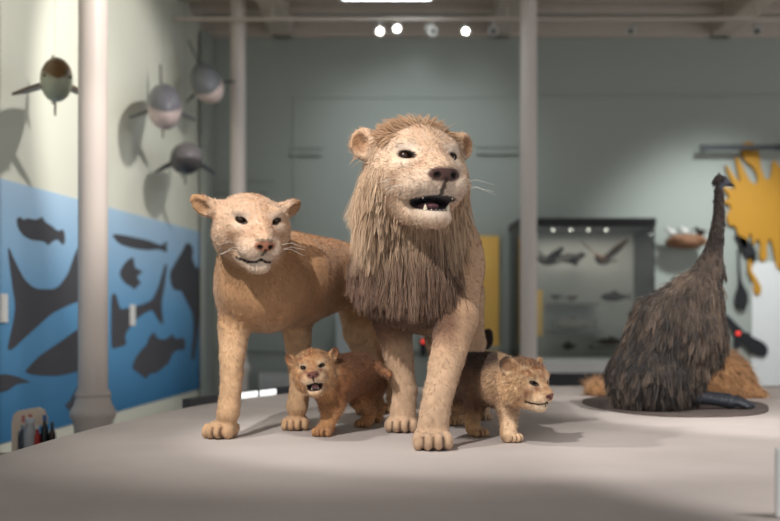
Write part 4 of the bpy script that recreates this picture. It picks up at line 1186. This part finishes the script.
    for sd in (-1, 1):
        tooth(H, root, J(0.148, sd * 0.028, -0.098), J(0.152, sd * 0.031, -0.077), 0.007)
        tooth(H, root, (0.152, sd * 0.040, -0.074), (0.154, sd * 0.039, -0.092), 0.006)
    for i in range(4):
        x = (i - 1.5) * 0.011
        tooth(H, root, J(0.158, x, -0.098), J(0.16, x, -0.089), 0.0050, 'incisor')
    # ---- mane: long hair rooted all over head sides, neck, chest and shoulders
    fr, sr, ur = q[:, 0], q[:, 1], q[:, 2]
    face = np.sqrt(((fr - 0.12) / 0.15) ** 2 + (sr / 0.118) ** 2 + ((ur + 0.035) / 0.145) ** 2)
    ear_d = np.min([np.linalg.norm(V - c, axis=1) for c, _, _ in o['ears']], axis=0)
    w = sm(face, 0.98, 1.25) * sm(ear_d, 0.06, 0.10)
    body_end = 4.62 + 0.10 * vnoise(V, 6, 3) + (V[:, 2] - 1.5) * 0.25
    w *= sm(-V[:, 1], -body_end - 0.06, -body_end + 0.06)
    low = 1.17 + 0.09 * vnoise(V, 9, 5)
    w *= sm(V[:, 2], low - 0.06, low + 0.05)
    w *= 1 - sm(V[:, 0], 0.245, 0.285) * sm(-V[:, 2], -1.84, -1.74) * 0.98
    w *= 1 - sm(V[:, 0], 0.285, 0.32) * sm(-V[:, 2], -1.88, -1.84)
    n = 26000
    f, bw = scatter(V, F, w * (1 + 0.8 * sm(V[:, 2], 1.5, 1.7)), n, 5)
    p = at_pts(V, F, f, bw); nn = at_pts(N, F, f, bw); hq = H.loc(p)
    g = np.random.default_rng(21)
    zz = p[:, 2]
    onhead = sm(-np.sqrt((hq[:, 0] / 0.28) ** 2 + (hq[:, 1] / 0.22) ** 2 + (hq[:, 2] / 0.22) ** 2), -1.0, -0.7)
    top = onhead * sm(hq[:, 2], 0.05, 0.09)
    throat = sm(-hq[:, 2], 0.05, 0.11) * sm(hq[:, 0], -0.12, 0.0) * sm(-np.abs(hq[:, 1]), -0.16, -0.08)
    facep = at_pts(face[:, None], F, f, bw)[:, 0]
    length = (0.110 + 0.065 * onhead + 0.04 * throat) * (0.25 + 0.75 * sm(facep, 1.1, 1.75)) * (1 - top) + 0.058 * top
    length = length * g.uniform(0.65, 1.3, n) * (1 - 0.84 * sm(-zz, -1.56, -1.32))
    fwdv = H.R[:, 0]
    side = H.R[:, 1] * np.sign(hq[:, 1])[:, None]
    d = nn * 0.33 + np.array([0, 0.05, -0.85]) + side * (0.05 * onhead)[:, None]
    dt = nn * 0.55 - fwdv * 0.45 + side * 0.35 + np.array([0, 0, 0.1])
    d = d * (1 - top)[:, None] + dt * top[:, None]
    d += g.normal(0, 0.18, (n, 3)); d /= np.linalg.norm(d, axis=1)[:, None]
    grav = np.tile(np.array([0, -0.05, -0.75]), (n, 1)) * (1 - 0.6 * top)[:, None]
    cream, gold, dk = lin(214, 186, 156), lin(184, 146, 110), lin(98, 68, 54)
    t = sm(-zz, -1.74, -1.56) 
    mott = 0.5 + 0.5 * vnoise(p * np.array([1, 1, 0.35]), 26, 6)
    hv = np.clip(t * 1.0 + (mott - 0.5) * 0.75 * sm(-zz, -1.8, -1.6) + g.normal(0, 0.12, n), 0, 1)
    cr = np.tile(cream, (n, 1)); cr = lerp(cr, gold, np.clip(0.45 * mott + 0.5 * top + g.normal(0, 0.15, n), 0, 1))
    cr = lerp(cr, lin(158, 112, 70), top * 0.35 * (0.5 + 0.5 * mott))
    cr = lerp(cr, dk, hv * 0.85)
    ct = lerp(cr * 1.08, dk * 1.3, sm(-zz, -1.75, -1.6) * 0.35)
    leg_t = sm(-zz, -1.36, -1.22)
    cr = lerp(cr, tan * 0.9, leg_t * 0.6); ct = lerp(ct, tan, np.maximum(leg_t, sm(-(zz - length * 0.8), -1.37, -1.24)) * 0.8)
    clump = np.arange(n); cell = np.floor(p / 0.022).astype(int)
    key = cell[:, 0] * 1000003 + cell[:, 1] * 1009 + cell[:, 2]
    _, inv = np.unique(key, return_inverse=True)
    first = np.zeros(inv.max() + 1, int); first[inv[::-1]] = np.arange(n)[::-1]
    clump = first[inv]
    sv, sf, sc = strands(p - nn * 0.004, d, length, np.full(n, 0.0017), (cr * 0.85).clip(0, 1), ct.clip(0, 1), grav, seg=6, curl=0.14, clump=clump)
    ob = link_mesh('mane', np_mesh('mane', sv - np.array(root.location), sf, sc), M_strand, root)
    ob['kind'] = 'stuff'; ob['label'] = 'long mane, cream around the face and brown on the chest'
    return root

# ------------------------------------------------------------------ lioness
def make_lioness():
    base = np.array([-0.45, 4.5, POD])
    root = empty('lioness', tuple(base), 'standing lioness without a mane, at the left, looking at the viewer', 'lion')
    D = Sdf((-0.90, 3.75, POD - 0.01), (0.14, 5.62, 1.90), 0.006)
    H = Head(P(258.2, 220, 4.05), 21, -17, 0, 1.09)
    ch = P(265, 296, 4.40)
    D.ell(P(266, 287, 4.42), (0.185, 0.22, 0.185), k=0.06)
    D.ell(P(240, 282, 4.38), (0.085, 0.13, 0.16), k=0.06)
    D.cone(P(262, 272, 4.42), H.p(-0.06, 0, -0.02), 0.165, 0.112, 0.06)
    b0, b1 = np.array([-0.42, 4.55, 1.535]), np.array([-0.155, 5.12, 1.56])
    D.cone(b0, b1, 0.188, 0.135, 0.06)
    D.cone(np.array([-0.42, 4.58, 1.50]), np.array([-0.28, 4.88, 1.55]), 0.18, 0.14, 0.05)
    D.ell(np.array([-0.14, 5.16, 1.53]), (0.15, 0.18, 0.175), k=0.05)
    Lg = [P(238, 292, 4.40), P(234, 326, 4.37), P(232, 355, 4.29), P(231, 388, 4.24), P(228, 414, 4.22)]
    D.chain(Lg, [0.085, 0.062, 0.051, 0.041, 0.045], 0.035)
    Rg = [P(294, 300, 4.62), P(297, 330, 4.62), P(299, 360, 4.56), P(300, 388, 4.52), P(297, 407, 4.50)]
    D.chain(Rg, [0.105, 0.060, 0.050, 0.040, 0.045], 0.035)
    gaps = paw(D, P(222, 429, 4.24)[:2], (-0.32, -0.95), 0.132)
    gaps += paw(D, P(296, 419, 4.52)[:2], (-0.05, -1), 0.118)
    for hip, knee, hock, ank, pw in (((-0.15, 5.12, 1.48), (-0.145, 5.0, 1.30), (-0.085, 5.28, 1.11), (-0.10, 5.22, 0.97), (-0.105, 5.16)),
                                     ((-0.03, 5.2, 1.48), (0.0, 5.08, 1.28), (0.02, 5.36, 1.10), (0.02, 5.30, 0.97), (0.02, 5.25))):
        D.chain([np.array(hip), np.array(knee), np.array(hock), np.array(ank)], [0.110, 0.072, 0.042, 0.04], 0.03)
        gaps += paw(D, pw, (-0.2, -1), 0.11)
    D.chain([np.array(q_) for q_ in ((-0.13, 5.28, 1.62), (-0.10, 5.40, 1.50), (-0.07, 5.46, 1.30), (-0.07, 5.50, 1.12))], [0.035, 0.024, 0.02, 0.024], 0.02)
    o = dict(muzzle=1.0, jaw=0, mwide=1.0, eye_r=0.0150, mouth_u=-0.103, jaw_drop=0.012, nose_drop=0.016, top=0.026, cranium=(0.12, 0.114, 0.082),
             ear=[((-0.035, -0.168, 0.046), (0.016, 0.052, 0.030), (-28, 0, -30), (-0.03, -0.10, 0.028)),
                  ((-0.035, 0.146, 0.046), (0.016, 0.048, 0.026), (28, 0, 24), (-0.03, 0.095, 0.028))])
    sculpt_head(D, H, o)
    D.floor_cut(POD + 0.001)
    V, F = D.mesh(1); N = normals(V, F); q = H.loc(V)
    facew = sm(-np.sqrt(((q[:, 0] - 0.1) / 0.16) ** 2 + (q[:, 1] / 0.13) ** 2 + ((q[:, 2] + 0.03) / 0.15) ** 2), -1.0, -0.75)
    front = sm(-V[:, 1], -4.75, -4.5)
    wr = vnoise(V, 60, 1) * 0.001 + vnoise(V, 24, 2) * 0.0022 * (1 - facew) * (0.4 + 0.6 * front)
    ed = np.min([np.linalg.norm(V - c, axis=1) for c, _, _ in o['ears']], axis=0)
    wr += sm(-ed, -0.065, -0.045) * (vnoise(V, 80, 15) * 0.0035 + vnoise(V, 150, 16) * 0.0015)
    leg = sm(-V[:, 2], -1.40, -1.25)
    wr += leg * vnoise(V * np.array([1, 1, 1.6]), 46, 4) * 0.0009
    fold = sm(-np.linalg.norm((V - P(234, 322, 4.32)) / np.array([0.07, 0.09, 0.06]), axis=1), -1.2, -0.5)
    wr += fold * (np.abs(vnoise(V * np.array([1, 1, 1.8]), 34, 12)) - 0.25) * 0.012
    V = V + N * wr[:, None]
    tan = lin(172, 132, 96)
    C = np.tile(tan, (len(V), 1))
    C = lerp(C, lin(214, 182, 146), leg * 0.45)
    C = lerp(C, lin(206, 170, 132), sm(-V[:, 2], -1.45, -1.34) * sm(V[:, 1], 4.45, 4.6) * 0.6)
    C = lerp(C, lin(178, 130, 90), sm(V[:, 2], 1.62, 1.70) * sm(V[:, 1], 4.4, 4.6) * 0.5)
    pal = dict(face=lin(206, 174, 146), bridge=lin(194, 154, 122), pale=lin(226, 208, 190), patch=lin(176, 130, 98), dark=lin(36, 26, 22), nose=lin(158, 106, 82), mouth=lin(40, 28, 28), earin=lin(196, 154, 116), earback=lin(186, 146, 108), tear=0.5, cheekpatch=0.35)
    C = paint_head(V, C, H, o, pal)
    # dark upper edge of the nose pad
    C = lerp(C, pal['dark'], sm(-np.sqrt(((q[:, 0] - 0.2) / 0.022) ** 2 + (q[:, 1] / 0.036) ** 2 + ((q[:, 2] + 0.019) / 0.007) ** 2), -1.1, -0.8) * 0.6)
    C = paint_toes(V, C, gaps, lin(92, 66, 48))
    C = C * (1 + 0.09 * vnoise(V, 45, 8) + 0.08 * vnoise(V, 14, 9) + 0.10 * leg * vnoise(V * np.array([1, 1, 2]), 40, 4))[:, None]
    finish_body(root, V, F, C.clip(0, 1), M_coat)
    bare = coat_weight(V, q, H, o)
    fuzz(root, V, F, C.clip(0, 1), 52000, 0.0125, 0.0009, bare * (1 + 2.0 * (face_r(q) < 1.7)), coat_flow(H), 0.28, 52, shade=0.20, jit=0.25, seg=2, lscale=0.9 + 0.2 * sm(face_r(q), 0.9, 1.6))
    eyes(H, root, o['eye_r'], M_eye, o)
    whiskers(H, root, o, M_whisk, 3, 0.10)
    return root

# ------------------------------------------------------------------ cubs
CUBPAL = dict(nostril=0.55, face=lin(202, 158, 114), bridge=lin(184, 130, 86), pale=lin(224, 202, 174), patch=lin(136, 78, 50), dark=lin(34, 22, 18), nose=lin(124, 82, 74), mouth=lin(46, 26, 26), earin=lin(150, 108, 78), earback=lin(110, 76, 52), tear=0.85, cheekpatch=0.45)

def make_cub_left():
    base = np.array([-0.2, 4.45, POD])
    root = empty('lion_cub', tuple(base), 'reddish lion cub with open mouth facing the viewer between lioness and lion', 'lion cub', 'lion cubs')
    D = Sdf((-0.46, 4.02, POD - 0.01), (0.06, 4.95, 1.32), 0.0042)
    H = Head(P(312.5, 366.6, 4.21), 2, 3, 7, 0.62, eye=(0.085, 0.058, 0.022))
    D.ell(P(333, 384, 4.38), (0.085, 0.10, 0.09), k=0.03)
    D.cone(P(334, 377, 4.36), H.p(-0.05, 0, -0.02), 0.072, 0.055, 0.03)
    D.cone(P(340, 377, 4.42), P(358, 374, 4.58), 0.088, 0.090, 0.04)
    D.ell(P(362, 377, 4.62), (0.074, 0.09, 0.090), k=0.03)
    D.chain([P(337, 388, 4.35), P(336, 404, 4.34), P(330, 418, 4.31), P(325, 428, 4.29)], [0.055, 0.038, 0.030, 0.030], 0.02)
    D.chain([P(326, 390, 4.42), P(328, 406, 4.46), P(328, 420, 4.46), P(328, 426, 4.45)], [0.05, 0.034, 0.028, 0.028], 0.02)
    D.chain([P(367, 384, 4.62), P(361, 399, 4.57), P(370, 412, 4.66), P(367, 422, 4.63)], [0.072, 0.048, 0.029, 0.028], 0.02)
    D.chain([P(374, 384, 4.74), P(372, 398, 4.72), P(380, 408, 4.82), P(377, 416, 4.80)], [0.056, 0.038, 0.027, 0.026], 0.02)
    gaps = paw(D, P(323, 432, 4.29)[:2], (-0.25, -1), 0.080) + paw(D, P(327, 424, 4.44)[:2], (-0.1, -1), 0.072)
    gaps += paw(D, P(364, 425, 4.62)[:2], (-0.35, -1), 0.070) + paw(D, P(375, 419, 4.79)[:2], (-0.3, -1), 0.068)
    D.chain([P(372, 364, 4.62), P(379, 368, 4.54), P(385, 372, 4.44), P(390, 374.5, 4.34)], [0.024, 0.016, 0.014, 0.011], 0.012)
    o = dict(muzzle=0.74, jaw=14, mwide=1.12, eye_r=0.0165, nose_drop=0.006, nose_big=1.35, ear_root=1.0, cranium=(0.12, 0.12, 0.10),
             ear=[((-0.03, -0.142, 0.084), (0.016, 0.034, 0.044), (-30, 0, 36), (-0.02, -0.105, 0.05)),
                  ((-0.03, 0.142, 0.086), (0.016, 0.034, 0.046), (30, 0, -38), (-0.02, 0.10, 0.05))])
    sculpt_head(D, H, o)
    D.floor_cut(POD + 0.001)
    V, F = D.mesh(1); N = normals(V, F); q = H.loc(V)
    V = V + N * (vnoise(V, 70, 1) * 0.0016)[:, None]
    C = np.tile(lin(146, 98, 62), (len(V), 1))
    C = lerp(C, lin(92, 58, 38), sm(V[:, 2], 1.14, 1.23) * 0.8)
    C = lerp(C, lin(200, 150, 104), sm(-V[:, 2], -1.06, -0.98) * 0.8)
    C = lerp(C, lin(204, 156, 110), sm(-np.linalg.norm((V - P(322, 392, 4.30)) / np.array([0.06, 0.1, 0.07]), axis=1), -1.1, -0.6) * 0.8)
    C = paint_head(V, C, H, o, CUBPAL)
    # dusky spots on the forehead
    C = lerp(C, lin(140, 84, 50), (vnoise(q, 55, 3) > 0.25) * sm(q[:, 2], 0.03, 0.06) * (q[:, 0] > -0.05) * 0.5)
    C = paint_toes(V, C, gaps, lin(84, 54, 38))
    C = C * (1 + 0.12 * vnoise(V, 60, 8) + 0.12 * vnoise(V, 22, 9))[:, None]
    C = C.clip(0, 1)
    finish_body(root, V, F, C, M_cubcoat)
    eyes(H, root, o['eye_r'], M_eye, o)
    J = o['J']
    b = MB(); b.ball(tuple(H.p(*J(0.085, 0, -0.09))), 0.024 * H.S, 12); ob = b.build('tongue', mat('pink_tongue', (196, 140, 138), 0.4), root, True); rel(root, ob)
    for sd in (-1, 1):
        tooth(H, root, J(0.118, sd * 0.02, -0.095), J(0.122, sd * 0.021, -0.075), 0.006)
        tooth(H, root, (0.125, sd * 0.026, -0.072), (0.127, sd * 0.026, -0.09), 0.006)
    away = sm(np.linalg.norm((q - np.array([0.13, 0, -0.03])) / np.array([0.12, 0.10, 0.12]), axis=1), 0.9, 1.3)
    bd = np.array([0.45, 0.85, -0.5])
    w = 0.22 + 0.78 * away * sm(V[:, 2], POD + 0.02, POD + 0.12)
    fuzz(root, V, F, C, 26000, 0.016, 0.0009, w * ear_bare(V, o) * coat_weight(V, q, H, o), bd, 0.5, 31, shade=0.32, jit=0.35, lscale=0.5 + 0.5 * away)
    return root

def make_cub_right():
    base = np.array([0.36, 4.35, POD])
    root = empty('lion_cub', tuple(base), 'dark-backed lion cub walking to the right beside the male lion\'s front leg', 'lion cub', 'lion cubs')
    D = Sdf((0.15, 3.70, POD - 0.01), (0.72, 5.24, 1.34), 0.0042)
    ye = 3.98
    H = Head(P(538.5, 382.0, ye), 43, -13, 0, 0.70, eye=(0.085, 0.056, 0.022))
    D.ell(P(500, 384, 4.22), (0.085, 0.10, 0.092), k=0.03)
    D.cone(P(501, 380, 4.18), H.p(-0.05, 0, -0.01), 0.078, 0.062, 0.03)
    D.cone(P(494, 378, 4.26), P(468, 377, 4.58), 0.098, 0.10, 0.04)
    D.ell(P(464, 379, 4.64), (0.09, 0.11, 0.105), k=0.03)
    D.chain([P(506, 390, 4.15), P(508, 408, 4.13), P(508.5, 424, 4.10), P(508, 434, 4.08)], [0.058, 0.040, 0.031, 0.032], 0.02)
    D.chain([P(479, 390, 4.28), P(474, 408, 4.30), P(472, 420, 4.29), P(473, 428, 4.27)], [0.058, 0.040, 0.030, 0.030], 0.02)
    D.chain([P(461, 386, 4.62), P(457, 400, 4.62), P(459, 411, 4.72), P(457, 419, 4.69)], [0.075, 0.05, 0.029, 0.028], 0.02)
    D.chain([P(478, 384, 4.74), P(479, 396, 4.76), P(484, 403, 4.92), P(484, 410, 4.90)], [0.066, 0.042, 0.028, 0.027], 0.02)
    gaps = paw(D, P(511, 438, 4.10)[:2], (0.35, -0.93), 0.078) + paw(D, P(478, 432, 4.27)[:2], (0.55, -0.83), 0.07)
    gaps += paw(D, P(455, 422, 4.69)[:2], (0.1, -1), 0.072) + paw(D, P(484, 412, 4.92)[:2], (0.3, -1), 0.068)
    D.chain([P(456, 366, 4.72), P(453, 372, 4.78), P(452, 385, 4.80)], [0.022, 0.016, 0.014], 0.015)
    o = dict(muzzle=0.78, jaw=0, mwide=0.86, eye_r=0.0160, jaw_drop=-0.010, mouth_u=-0.076, nose_drop=0.006, cranium=(0.115, 0.112, 0.09),
             ear=[((-0.045, -0.115, 0.082), (0.018, 0.045, 0.050), (-48, 0, 10), (-0.03, -0.09, 0.055)),
                  ((-0.02, 0.118, 0.086), (0.018, 0.045, 0.036), (40, 0, 18), (-0.02, 0.09, 0.055))])
    sculpt_head(D, H, o)
    D.floor_cut(POD + 0.001)
    V, F = D.mesh(1); N = normals(V, F); q = H.loc(V)
    V = V + N * (vnoise(V, 70, 1) * 0.0016)[:, None]
    C = np.tile(lin(112, 82, 60), (len(V), 1))
    C = lerp(C, lin(58, 42, 34), sm(V[:, 2], 1.13, 1.20) * 0.85)
    C = lerp(C, lin(200, 166, 132), sm(-np.linalg.norm((V - P(501, 388, 4.10)) / np.array([0.10, 0.14, 0.10]), axis=1), -1.15, -0.65) * 0.85)
    C = lerp(C, lin(206, 166, 122), sm(-V[:, 2], -1.02, -0.95) * 0.7)
    C = lerp(C, lin(212, 182, 150), sm(V[:, 0], 0.41, 0.43) * sm(-V[:, 2], -1.08, -1.04) * 0.8)
    C = paint_head(V, C, H, o, {**CUBPAL, 'face': lin(204, 166, 126), 'cheekpatch': 0.5, 'earin': lin(136, 100, 76), 'earback': lin(196, 160, 124)})
    C = lerp(C, lin(104, 70, 48), sm(q[:, 2], 0.085, 0.105) * sm(-np.abs(q[:, 1]), -0.09, -0.05) * (q[:, 0] > -0.2) * 0.7)
    C = lerp(C, lin(140, 88, 54), (vnoise(q, 50, 3) > 0.2) * sm(q[:, 2], 0.03, 0.06) * (q[:, 0] > -0.02) * 0.55)
    C = paint_toes(V, C, gaps, lin(80, 54, 40))
    C = C * (1 + 0.12 * vnoise(V, 60, 8) + 0.14 * vnoise(V, 22, 9))[:, None]
    C = C.clip(0, 1)
    finish_body(root, V, F, C, M_cubcoat)
    eyes(H, root, o['eye_r'], M_eye, o)
    away = sm(np.linalg.norm((q - np.array([0.13, 0, -0.03])) / np.array([0.12, 0.10, 0.12]), axis=1), 0.9, 1.3)
    w = 0.22 + 0.78 * away * sm(V[:, 2], POD + 0.02, POD + 0.12)
    fuzz(root, V, F, C, 26000, 0.016, 0.0009, w * ear_bare(V, o) * coat_weight(V, q, H, o), (-0.3, 0.9, -0.5), 0.5, 32, shade=0.32, jit=0.35, lscale=0.5 + 0.5 * away)
    return root

# ------------------------------------------------------------------ emu on its mat
def make_emu():
    y = 5.35
    mt = empty('mat', (float(P(674, 405, 5.62)[0]), 5.62, POD), 'dark brown oval mat under the dark shaggy bird', 'mat')
    b = MB(); pts = []
    for i in range(64):
        a = 2 * math.pi * i / 64; k = 1 + 0.03 * math.sin(3 * a + 1) + 0.02 * math.sin(5 * a)
        pts.append((0.455 * k * math.cos(a), 0.60 * k * math.sin(a), 0))
    b.poly(pts, (0, 0, 0.012)); b.build('pad', mat('dark_brown_soil_mat', (92, 82, 78), 0.95, var=0.3, scale=40, bump=0.6), mt)
    base = np.array([float(P(660, 400, y)[0]), y, POD + 0.012])
    root = empty('emu', tuple(base), 'big dark shaggy flightless bird with long neck, sitting upright on the brown mat', 'bird')
    D = Sdf((0.98, 4.95, POD), (1.85, 5.85, 2.12), 0.008)
    px = lambda u, v, dy=0: P(u, v, y + dy)
    D.ell(px(651, 378), (0.185, 0.22, 0.15), k=0.05)
    D.cone(px(652, 372), px(672, 330), 0.19, 0.185, 0.06)
    D.cone(px(672, 330), px(692, 302), 0.185, 0.135, 0.06)
    D.ell(px(698, 335), (0.125, 0.16, 0.15), k=0.05)
    D.cone(px(694, 298), px(709, 270), 0.105, 0.064, 0.05)
    D.chain([px(709, 270), px(716, 240), px(719, 212), px(719, 190)], [0.062, 0.036, 0.025, 0.021], 0.03)
    D.ell(px(720.5, 181), (0.036, 0.028, 0.030), k=0.015)
    D.cone(px(723, 182), px(733.5, 185.5), 0.018, 0.007, 0.012)
    D.cone(px(690, 365, -0.05), px(690, 392, -0.03), 0.085, 0.035, 0.04)
    D.cone(px(690, 365, 0.1), px(692, 392, 0.12), 0.085, 0.035, 0.04)
    D.floor_cut(POD + 0.013)
    V, F = D.mesh(1); N = normals(V, F)
    dk, br = lin(38, 34, 33), lin(122, 103, 88)
    mix = np.clip(0.18 + 0.75 * vnoise(V * np.array([1, 1, 0.6]), 22, 3) + 0.55 * sm(V[:, 0] + 0.25 * V[:, 2], 1.62, 1.85), 0, 1)
    C = lerp(np.tile(dk, (len(V), 1)), br, mix * 0.7)
    neck = sm(V[:, 2], 1.58, 1.72)
    C = lerp(C, lin(44, 36, 33), neck * 0.85)
    hd = sm(-np.linalg.norm(V - px(725, 184), axis=1), -0.05, -0.03)
    C = lerp(C, lin(70, 76, 88), hd * 0.8)
    C = lerp(C, lin(40, 40, 44), sm(V[:, 0], px(728, 0)[0], px(730, 0)[0]) * (V[:, 2] > 1.9))
    finish_body(root, V, F, C, M_cubcoat)
    b = MB(); b.ball(tuple(px(723, 180, -0.03)), 0.008, 12); ob = b.build('eye', M_eye, root, True); rel(root, ob)
    # drooping plumage
    n = 24000
    w = np.ones(len(V)); w *= 1 - sm(V[:, 2], 1.62, 1.72) * 0.3; w *= 1 - sm(-np.linalg.norm(V - px(724, 184), axis=1), -0.055, -0.035)
    w *= 1 - (V[:, 0] > px(727, 0)[0]) * (V[:, 2] > 1.9)
    f, bw = scatter(V, F, w + 1e-6, n, 9)
    p = at_pts(V, F, f, bw); nn = at_pts(N, F, f, bw); cc = at_pts(C, F, f, bw)
    g = np.random.default_rng(8); zz = p[:, 2]
    nk = sm(zz, 1.48, 1.7)
    flow = np.tile(np.array([-0.30, 0.0, -1.0]), (n, 1)); flow[:, 0] += 0.35 * sm(-zz, -1.15, -1.0)
    d = flow - nn * (flow * nn).sum(1)[:, None] * 0.8 + nn * 0.24 + g.normal(0, 0.26, (n, 3)); d /= np.linalg.norm(d, axis=1)[:, None]
    ln = (0.088 * (1 - nk) + 0.026 * nk) * g.uniform(0.6, 1.3, n); ln = np.minimum(ln, (zz - POD) * 0.9 + 0.03)
    tone = g.random(n)
    cr = cc * (0.75 + 0.5 * tone[:, None]); ct = lerp(cr, lin(164, 140, 118), (tone > 0.76) * 0.55 * (1 - nk)); ct = lerp(ct, lin(34, 28, 27), (tone < 0.35) * 0.8)
    cell = np.floor(p / 0.026).astype(int); key = cell[:, 0] * 1000003 + cell[:, 1] * 1009 + cell[:, 2]
    _, inv = np.unique(key, return_inverse=True); first = np.zeros(inv.max() + 1, int); first[inv[::-1]] = np.arange(n)[::-1]
    cr = cr * 0.35 + cr[first[inv]] * 0.65; ct = ct * 0.35 + ct[first[inv]] * 0.65
    sv, sf, sc = strands(p, d, ln, np.full(n, 0.0026), cr.clip(0, 1), ct.clip(0, 1), np.tile(np.array([0, 0, -0.5]), (n, 1)), seg=4, curl=0.12, clump=first[inv], seed=4)
    sv[:, 2] = np.maximum(sv[:, 2], POD + 0.013)
    ob = link_mesh('plumage', np_mesh('plumage', sv - base, sf, sc), M_strand, root); ob['kind'] = 'stuff'
    # folded shanks and three-toed feet lying on the mat
    M_leg = mat('slate_black_scaly_leg', (46, 50, 58), 0.4, var=0.25, scale=40, bump=0.5)
    for dy, du in ((-0.06, 0), (0.13, 8)):
        b = MB(); z = POD + 0.045
        a = np.array([px(690 + du, 0)[0], y + dy, z + 0.03]); e = np.array([px(728 + du, 0)[0], y + dy + 0.03, z])
        b.tube([tuple(a - np.array([0.05, 0, -0.02])), tuple(a), tuple((a + e) / 2), tuple(e)], [0.04, 0.036, 0.026, 0.03], 12)
        shank = ob = b.build('shank', M_leg, root, True); rel(root, ob)
        for jc, jr in ((e, (0.04, 0.034, 0.032)), (a, (0.048, 0.042, 0.042))):
            b = MB(); b.ball(tuple(jc), jr, 14); ob = b.build('joint', M_leg, shank, True); rel(root, ob)
        for ang, l in ((-32, 0.085), (0, 0.11), (30, 0.085)):
            t = math.radians(ang); b = MB()
            tip = e + np.array([l * math.cos(t), l * math.sin(t), -0.018])
            b.tube([tuple(e), tuple((e + tip) / 2 + np.array([0, 0, 0.008])), tuple(tip)], [0.024, 0.02, 0.012], 10); b.ball(tuple(tip), (0.016, 0.01, 0.01), 8)
            ob = b.build('toe', M_leg, shank, True); rel(root, ob)
    return root

def make_mound():
    y = 6.25
    base = np.array([float(P(685, 0, y)[0]), y, POD])
    root = empty('furry_animal', tuple(base), 'low tan furry animal lying curled behind the dark shaggy bird', 'animal')
    D = Sdf((0.95, 5.8, POD - 0.01), (2.35, 6.85, 1.30), 0.010)
    D.cone(P(640, 388, y + 0.15), P(715, 380, y), 0.11, 0.155, 0.06)
    D.ell(P(722, 385, y), (0.17, 0.2, 0.19), k=0.06)
    D.cone(P(735, 388, y - 0.05), P(756, 396, y - 0.1), 0.10, 0.05, 0.05)
    D.cone(P(640, 390, y + 0.15), P(600, 390, y + 0.1), 0.09, 0.05, 0.05)
    D.ell(P(597, 388, y + 0.05), (0.07, 0.08, 0.055), k=0.03)
    D.floor_cut(POD + 0.001)
    V, F = D.mesh(1)
    C = np.tile(lin(190, 146, 104), (len(V), 1)); C = lerp(C, lin(122, 84, 56), sm(V[:, 2], 1.10, 1.19) * 0.6)
    C = C * (1 + 0.15 * vnoise(V, 30, 2))[:, None]
    finish_body(root, V, F, C, M_cubcoat)
    fuzz(root, V, F, C, 7000, 0.05, 0.0018, np.ones(len(V)), (0.6, -0.1, -0.6), 0.35, 41, shade=0.25, jit=0.3)

make_lion(); make_lioness(); make_cub_left(); make_cub_right(); make_emu(); make_mound()

# ================================================================== LIGHT AND CAMERA
def lamp_in_case():
    l = bpy.data.lights.new('case_lighting', 'AREA'); l.energy = 8; l.shape = 'RECTANGLE'; l.size = 1.2; l.size_y = 0.5; l.color = (1, 0.95, 0.88)
    o = bpy.data.objects.new('case_lighting', l); COL.objects.link(o); o.location = ((cx0 + cx1) / 2, 11.8, 2.22)
lamp_in_case()
def spot(name, loc, target, power, size_deg, blend, color=(1, 0.95, 0.90), radius=0.05):
    l = bpy.data.lights.new(name, 'SPOT'); l.energy = power; l.spot_size = math.radians(size_deg); l.spot_blend = blend
    l.color = color; l.shadow_soft_size = radius
    o = bpy.data.objects.new(name, l); COL.objects.link(o); o.location = loc
    o.rotation_euler = (Vector(target) - Vector(loc)).to_track_quat('-Z', 'Y').to_euler()
    return o
spot('key_spot', (-1.45, 1.0, 4.25), (0.05, 4.6, 1.25), 720, 44, 1.0)
spot('left_spot', (-1.6, 3.3, 4.3), (0.3, 4.35, 1.25), 230, 40, 0.4)
spot('emu_spot', (2.5, 2.3, 4.3), (1.95, 5.3, 0.9), 560, 32, 0.5, (1, 0.96, 0.92))
spot('podium_spot', (2.5, 1.5, 4.3), (1.95, 3.25, 0.9), 470, 41, 0.35, (1, 0.95, 0.91))
spot('column_spot', (0.0, 3.4, 4.3), (-1.73, 6.4, 1.9), 170, 22, 0.6)
# wall washers
spot('wall_wash', (0.2, 10.2, 4.3), (0.3, 12.5, 3.1), 110, 74, 1.0, (0.86, 0.95, 1.0), 0.2)
spot('wall_wash', (4.0, 9.9, 4.3), (3.6, 12.5, 1.6), 520, 58, 0.9, (0.9, 0.97, 1.0), 0.2)
spot('mural_spot', (0.4, 7.2, 4.3), (-2.4, 9.4, 2.9), 440, 56, 0.5, (1, 0.96, 0.9), 0.06)
spot('mural_spot', (0.2, 4.8, 4.3), (-2.6, 7.2, 2.7), 440, 56, 0.5, (1, 0.96, 0.9), 0.06)

w = bpy.data.worlds.new('World'); SC.world = w; w.use_nodes = True
bg = w.node_tree.nodes['Background']; bg.inputs[0].default_value = (0.93, 0.96, 1.0, 1); bg.inputs[1].default_value = 0.88

cam = bpy.data.cameras.new('camera'); co = bpy.data.objects.new('camera', cam); COL.objects.link(co)
co.location = (0, 0, CAMZ); co.rotation_euler = (math.radians(90), 0, 0)
cam.sensor_width = 36; cam.lens = FPX / 780 * 36; cam.shift_y = (309 - 260.5) / 780
cam.dof.use_dof = True; cam.dof.focus_distance = 4.05; cam.dof.aperture_fstop = 1.6
cam.clip_start = 0.1; cam.clip_end = 100
SC.camera = co
SC.view_settings.view_transform = 'Standard'; SC.view_settings.look = 'None'
SC.view_settings.gamma = 1; SC.view_settings.use_curve_mapping = False
SC.view_settings.exposure = 0.0
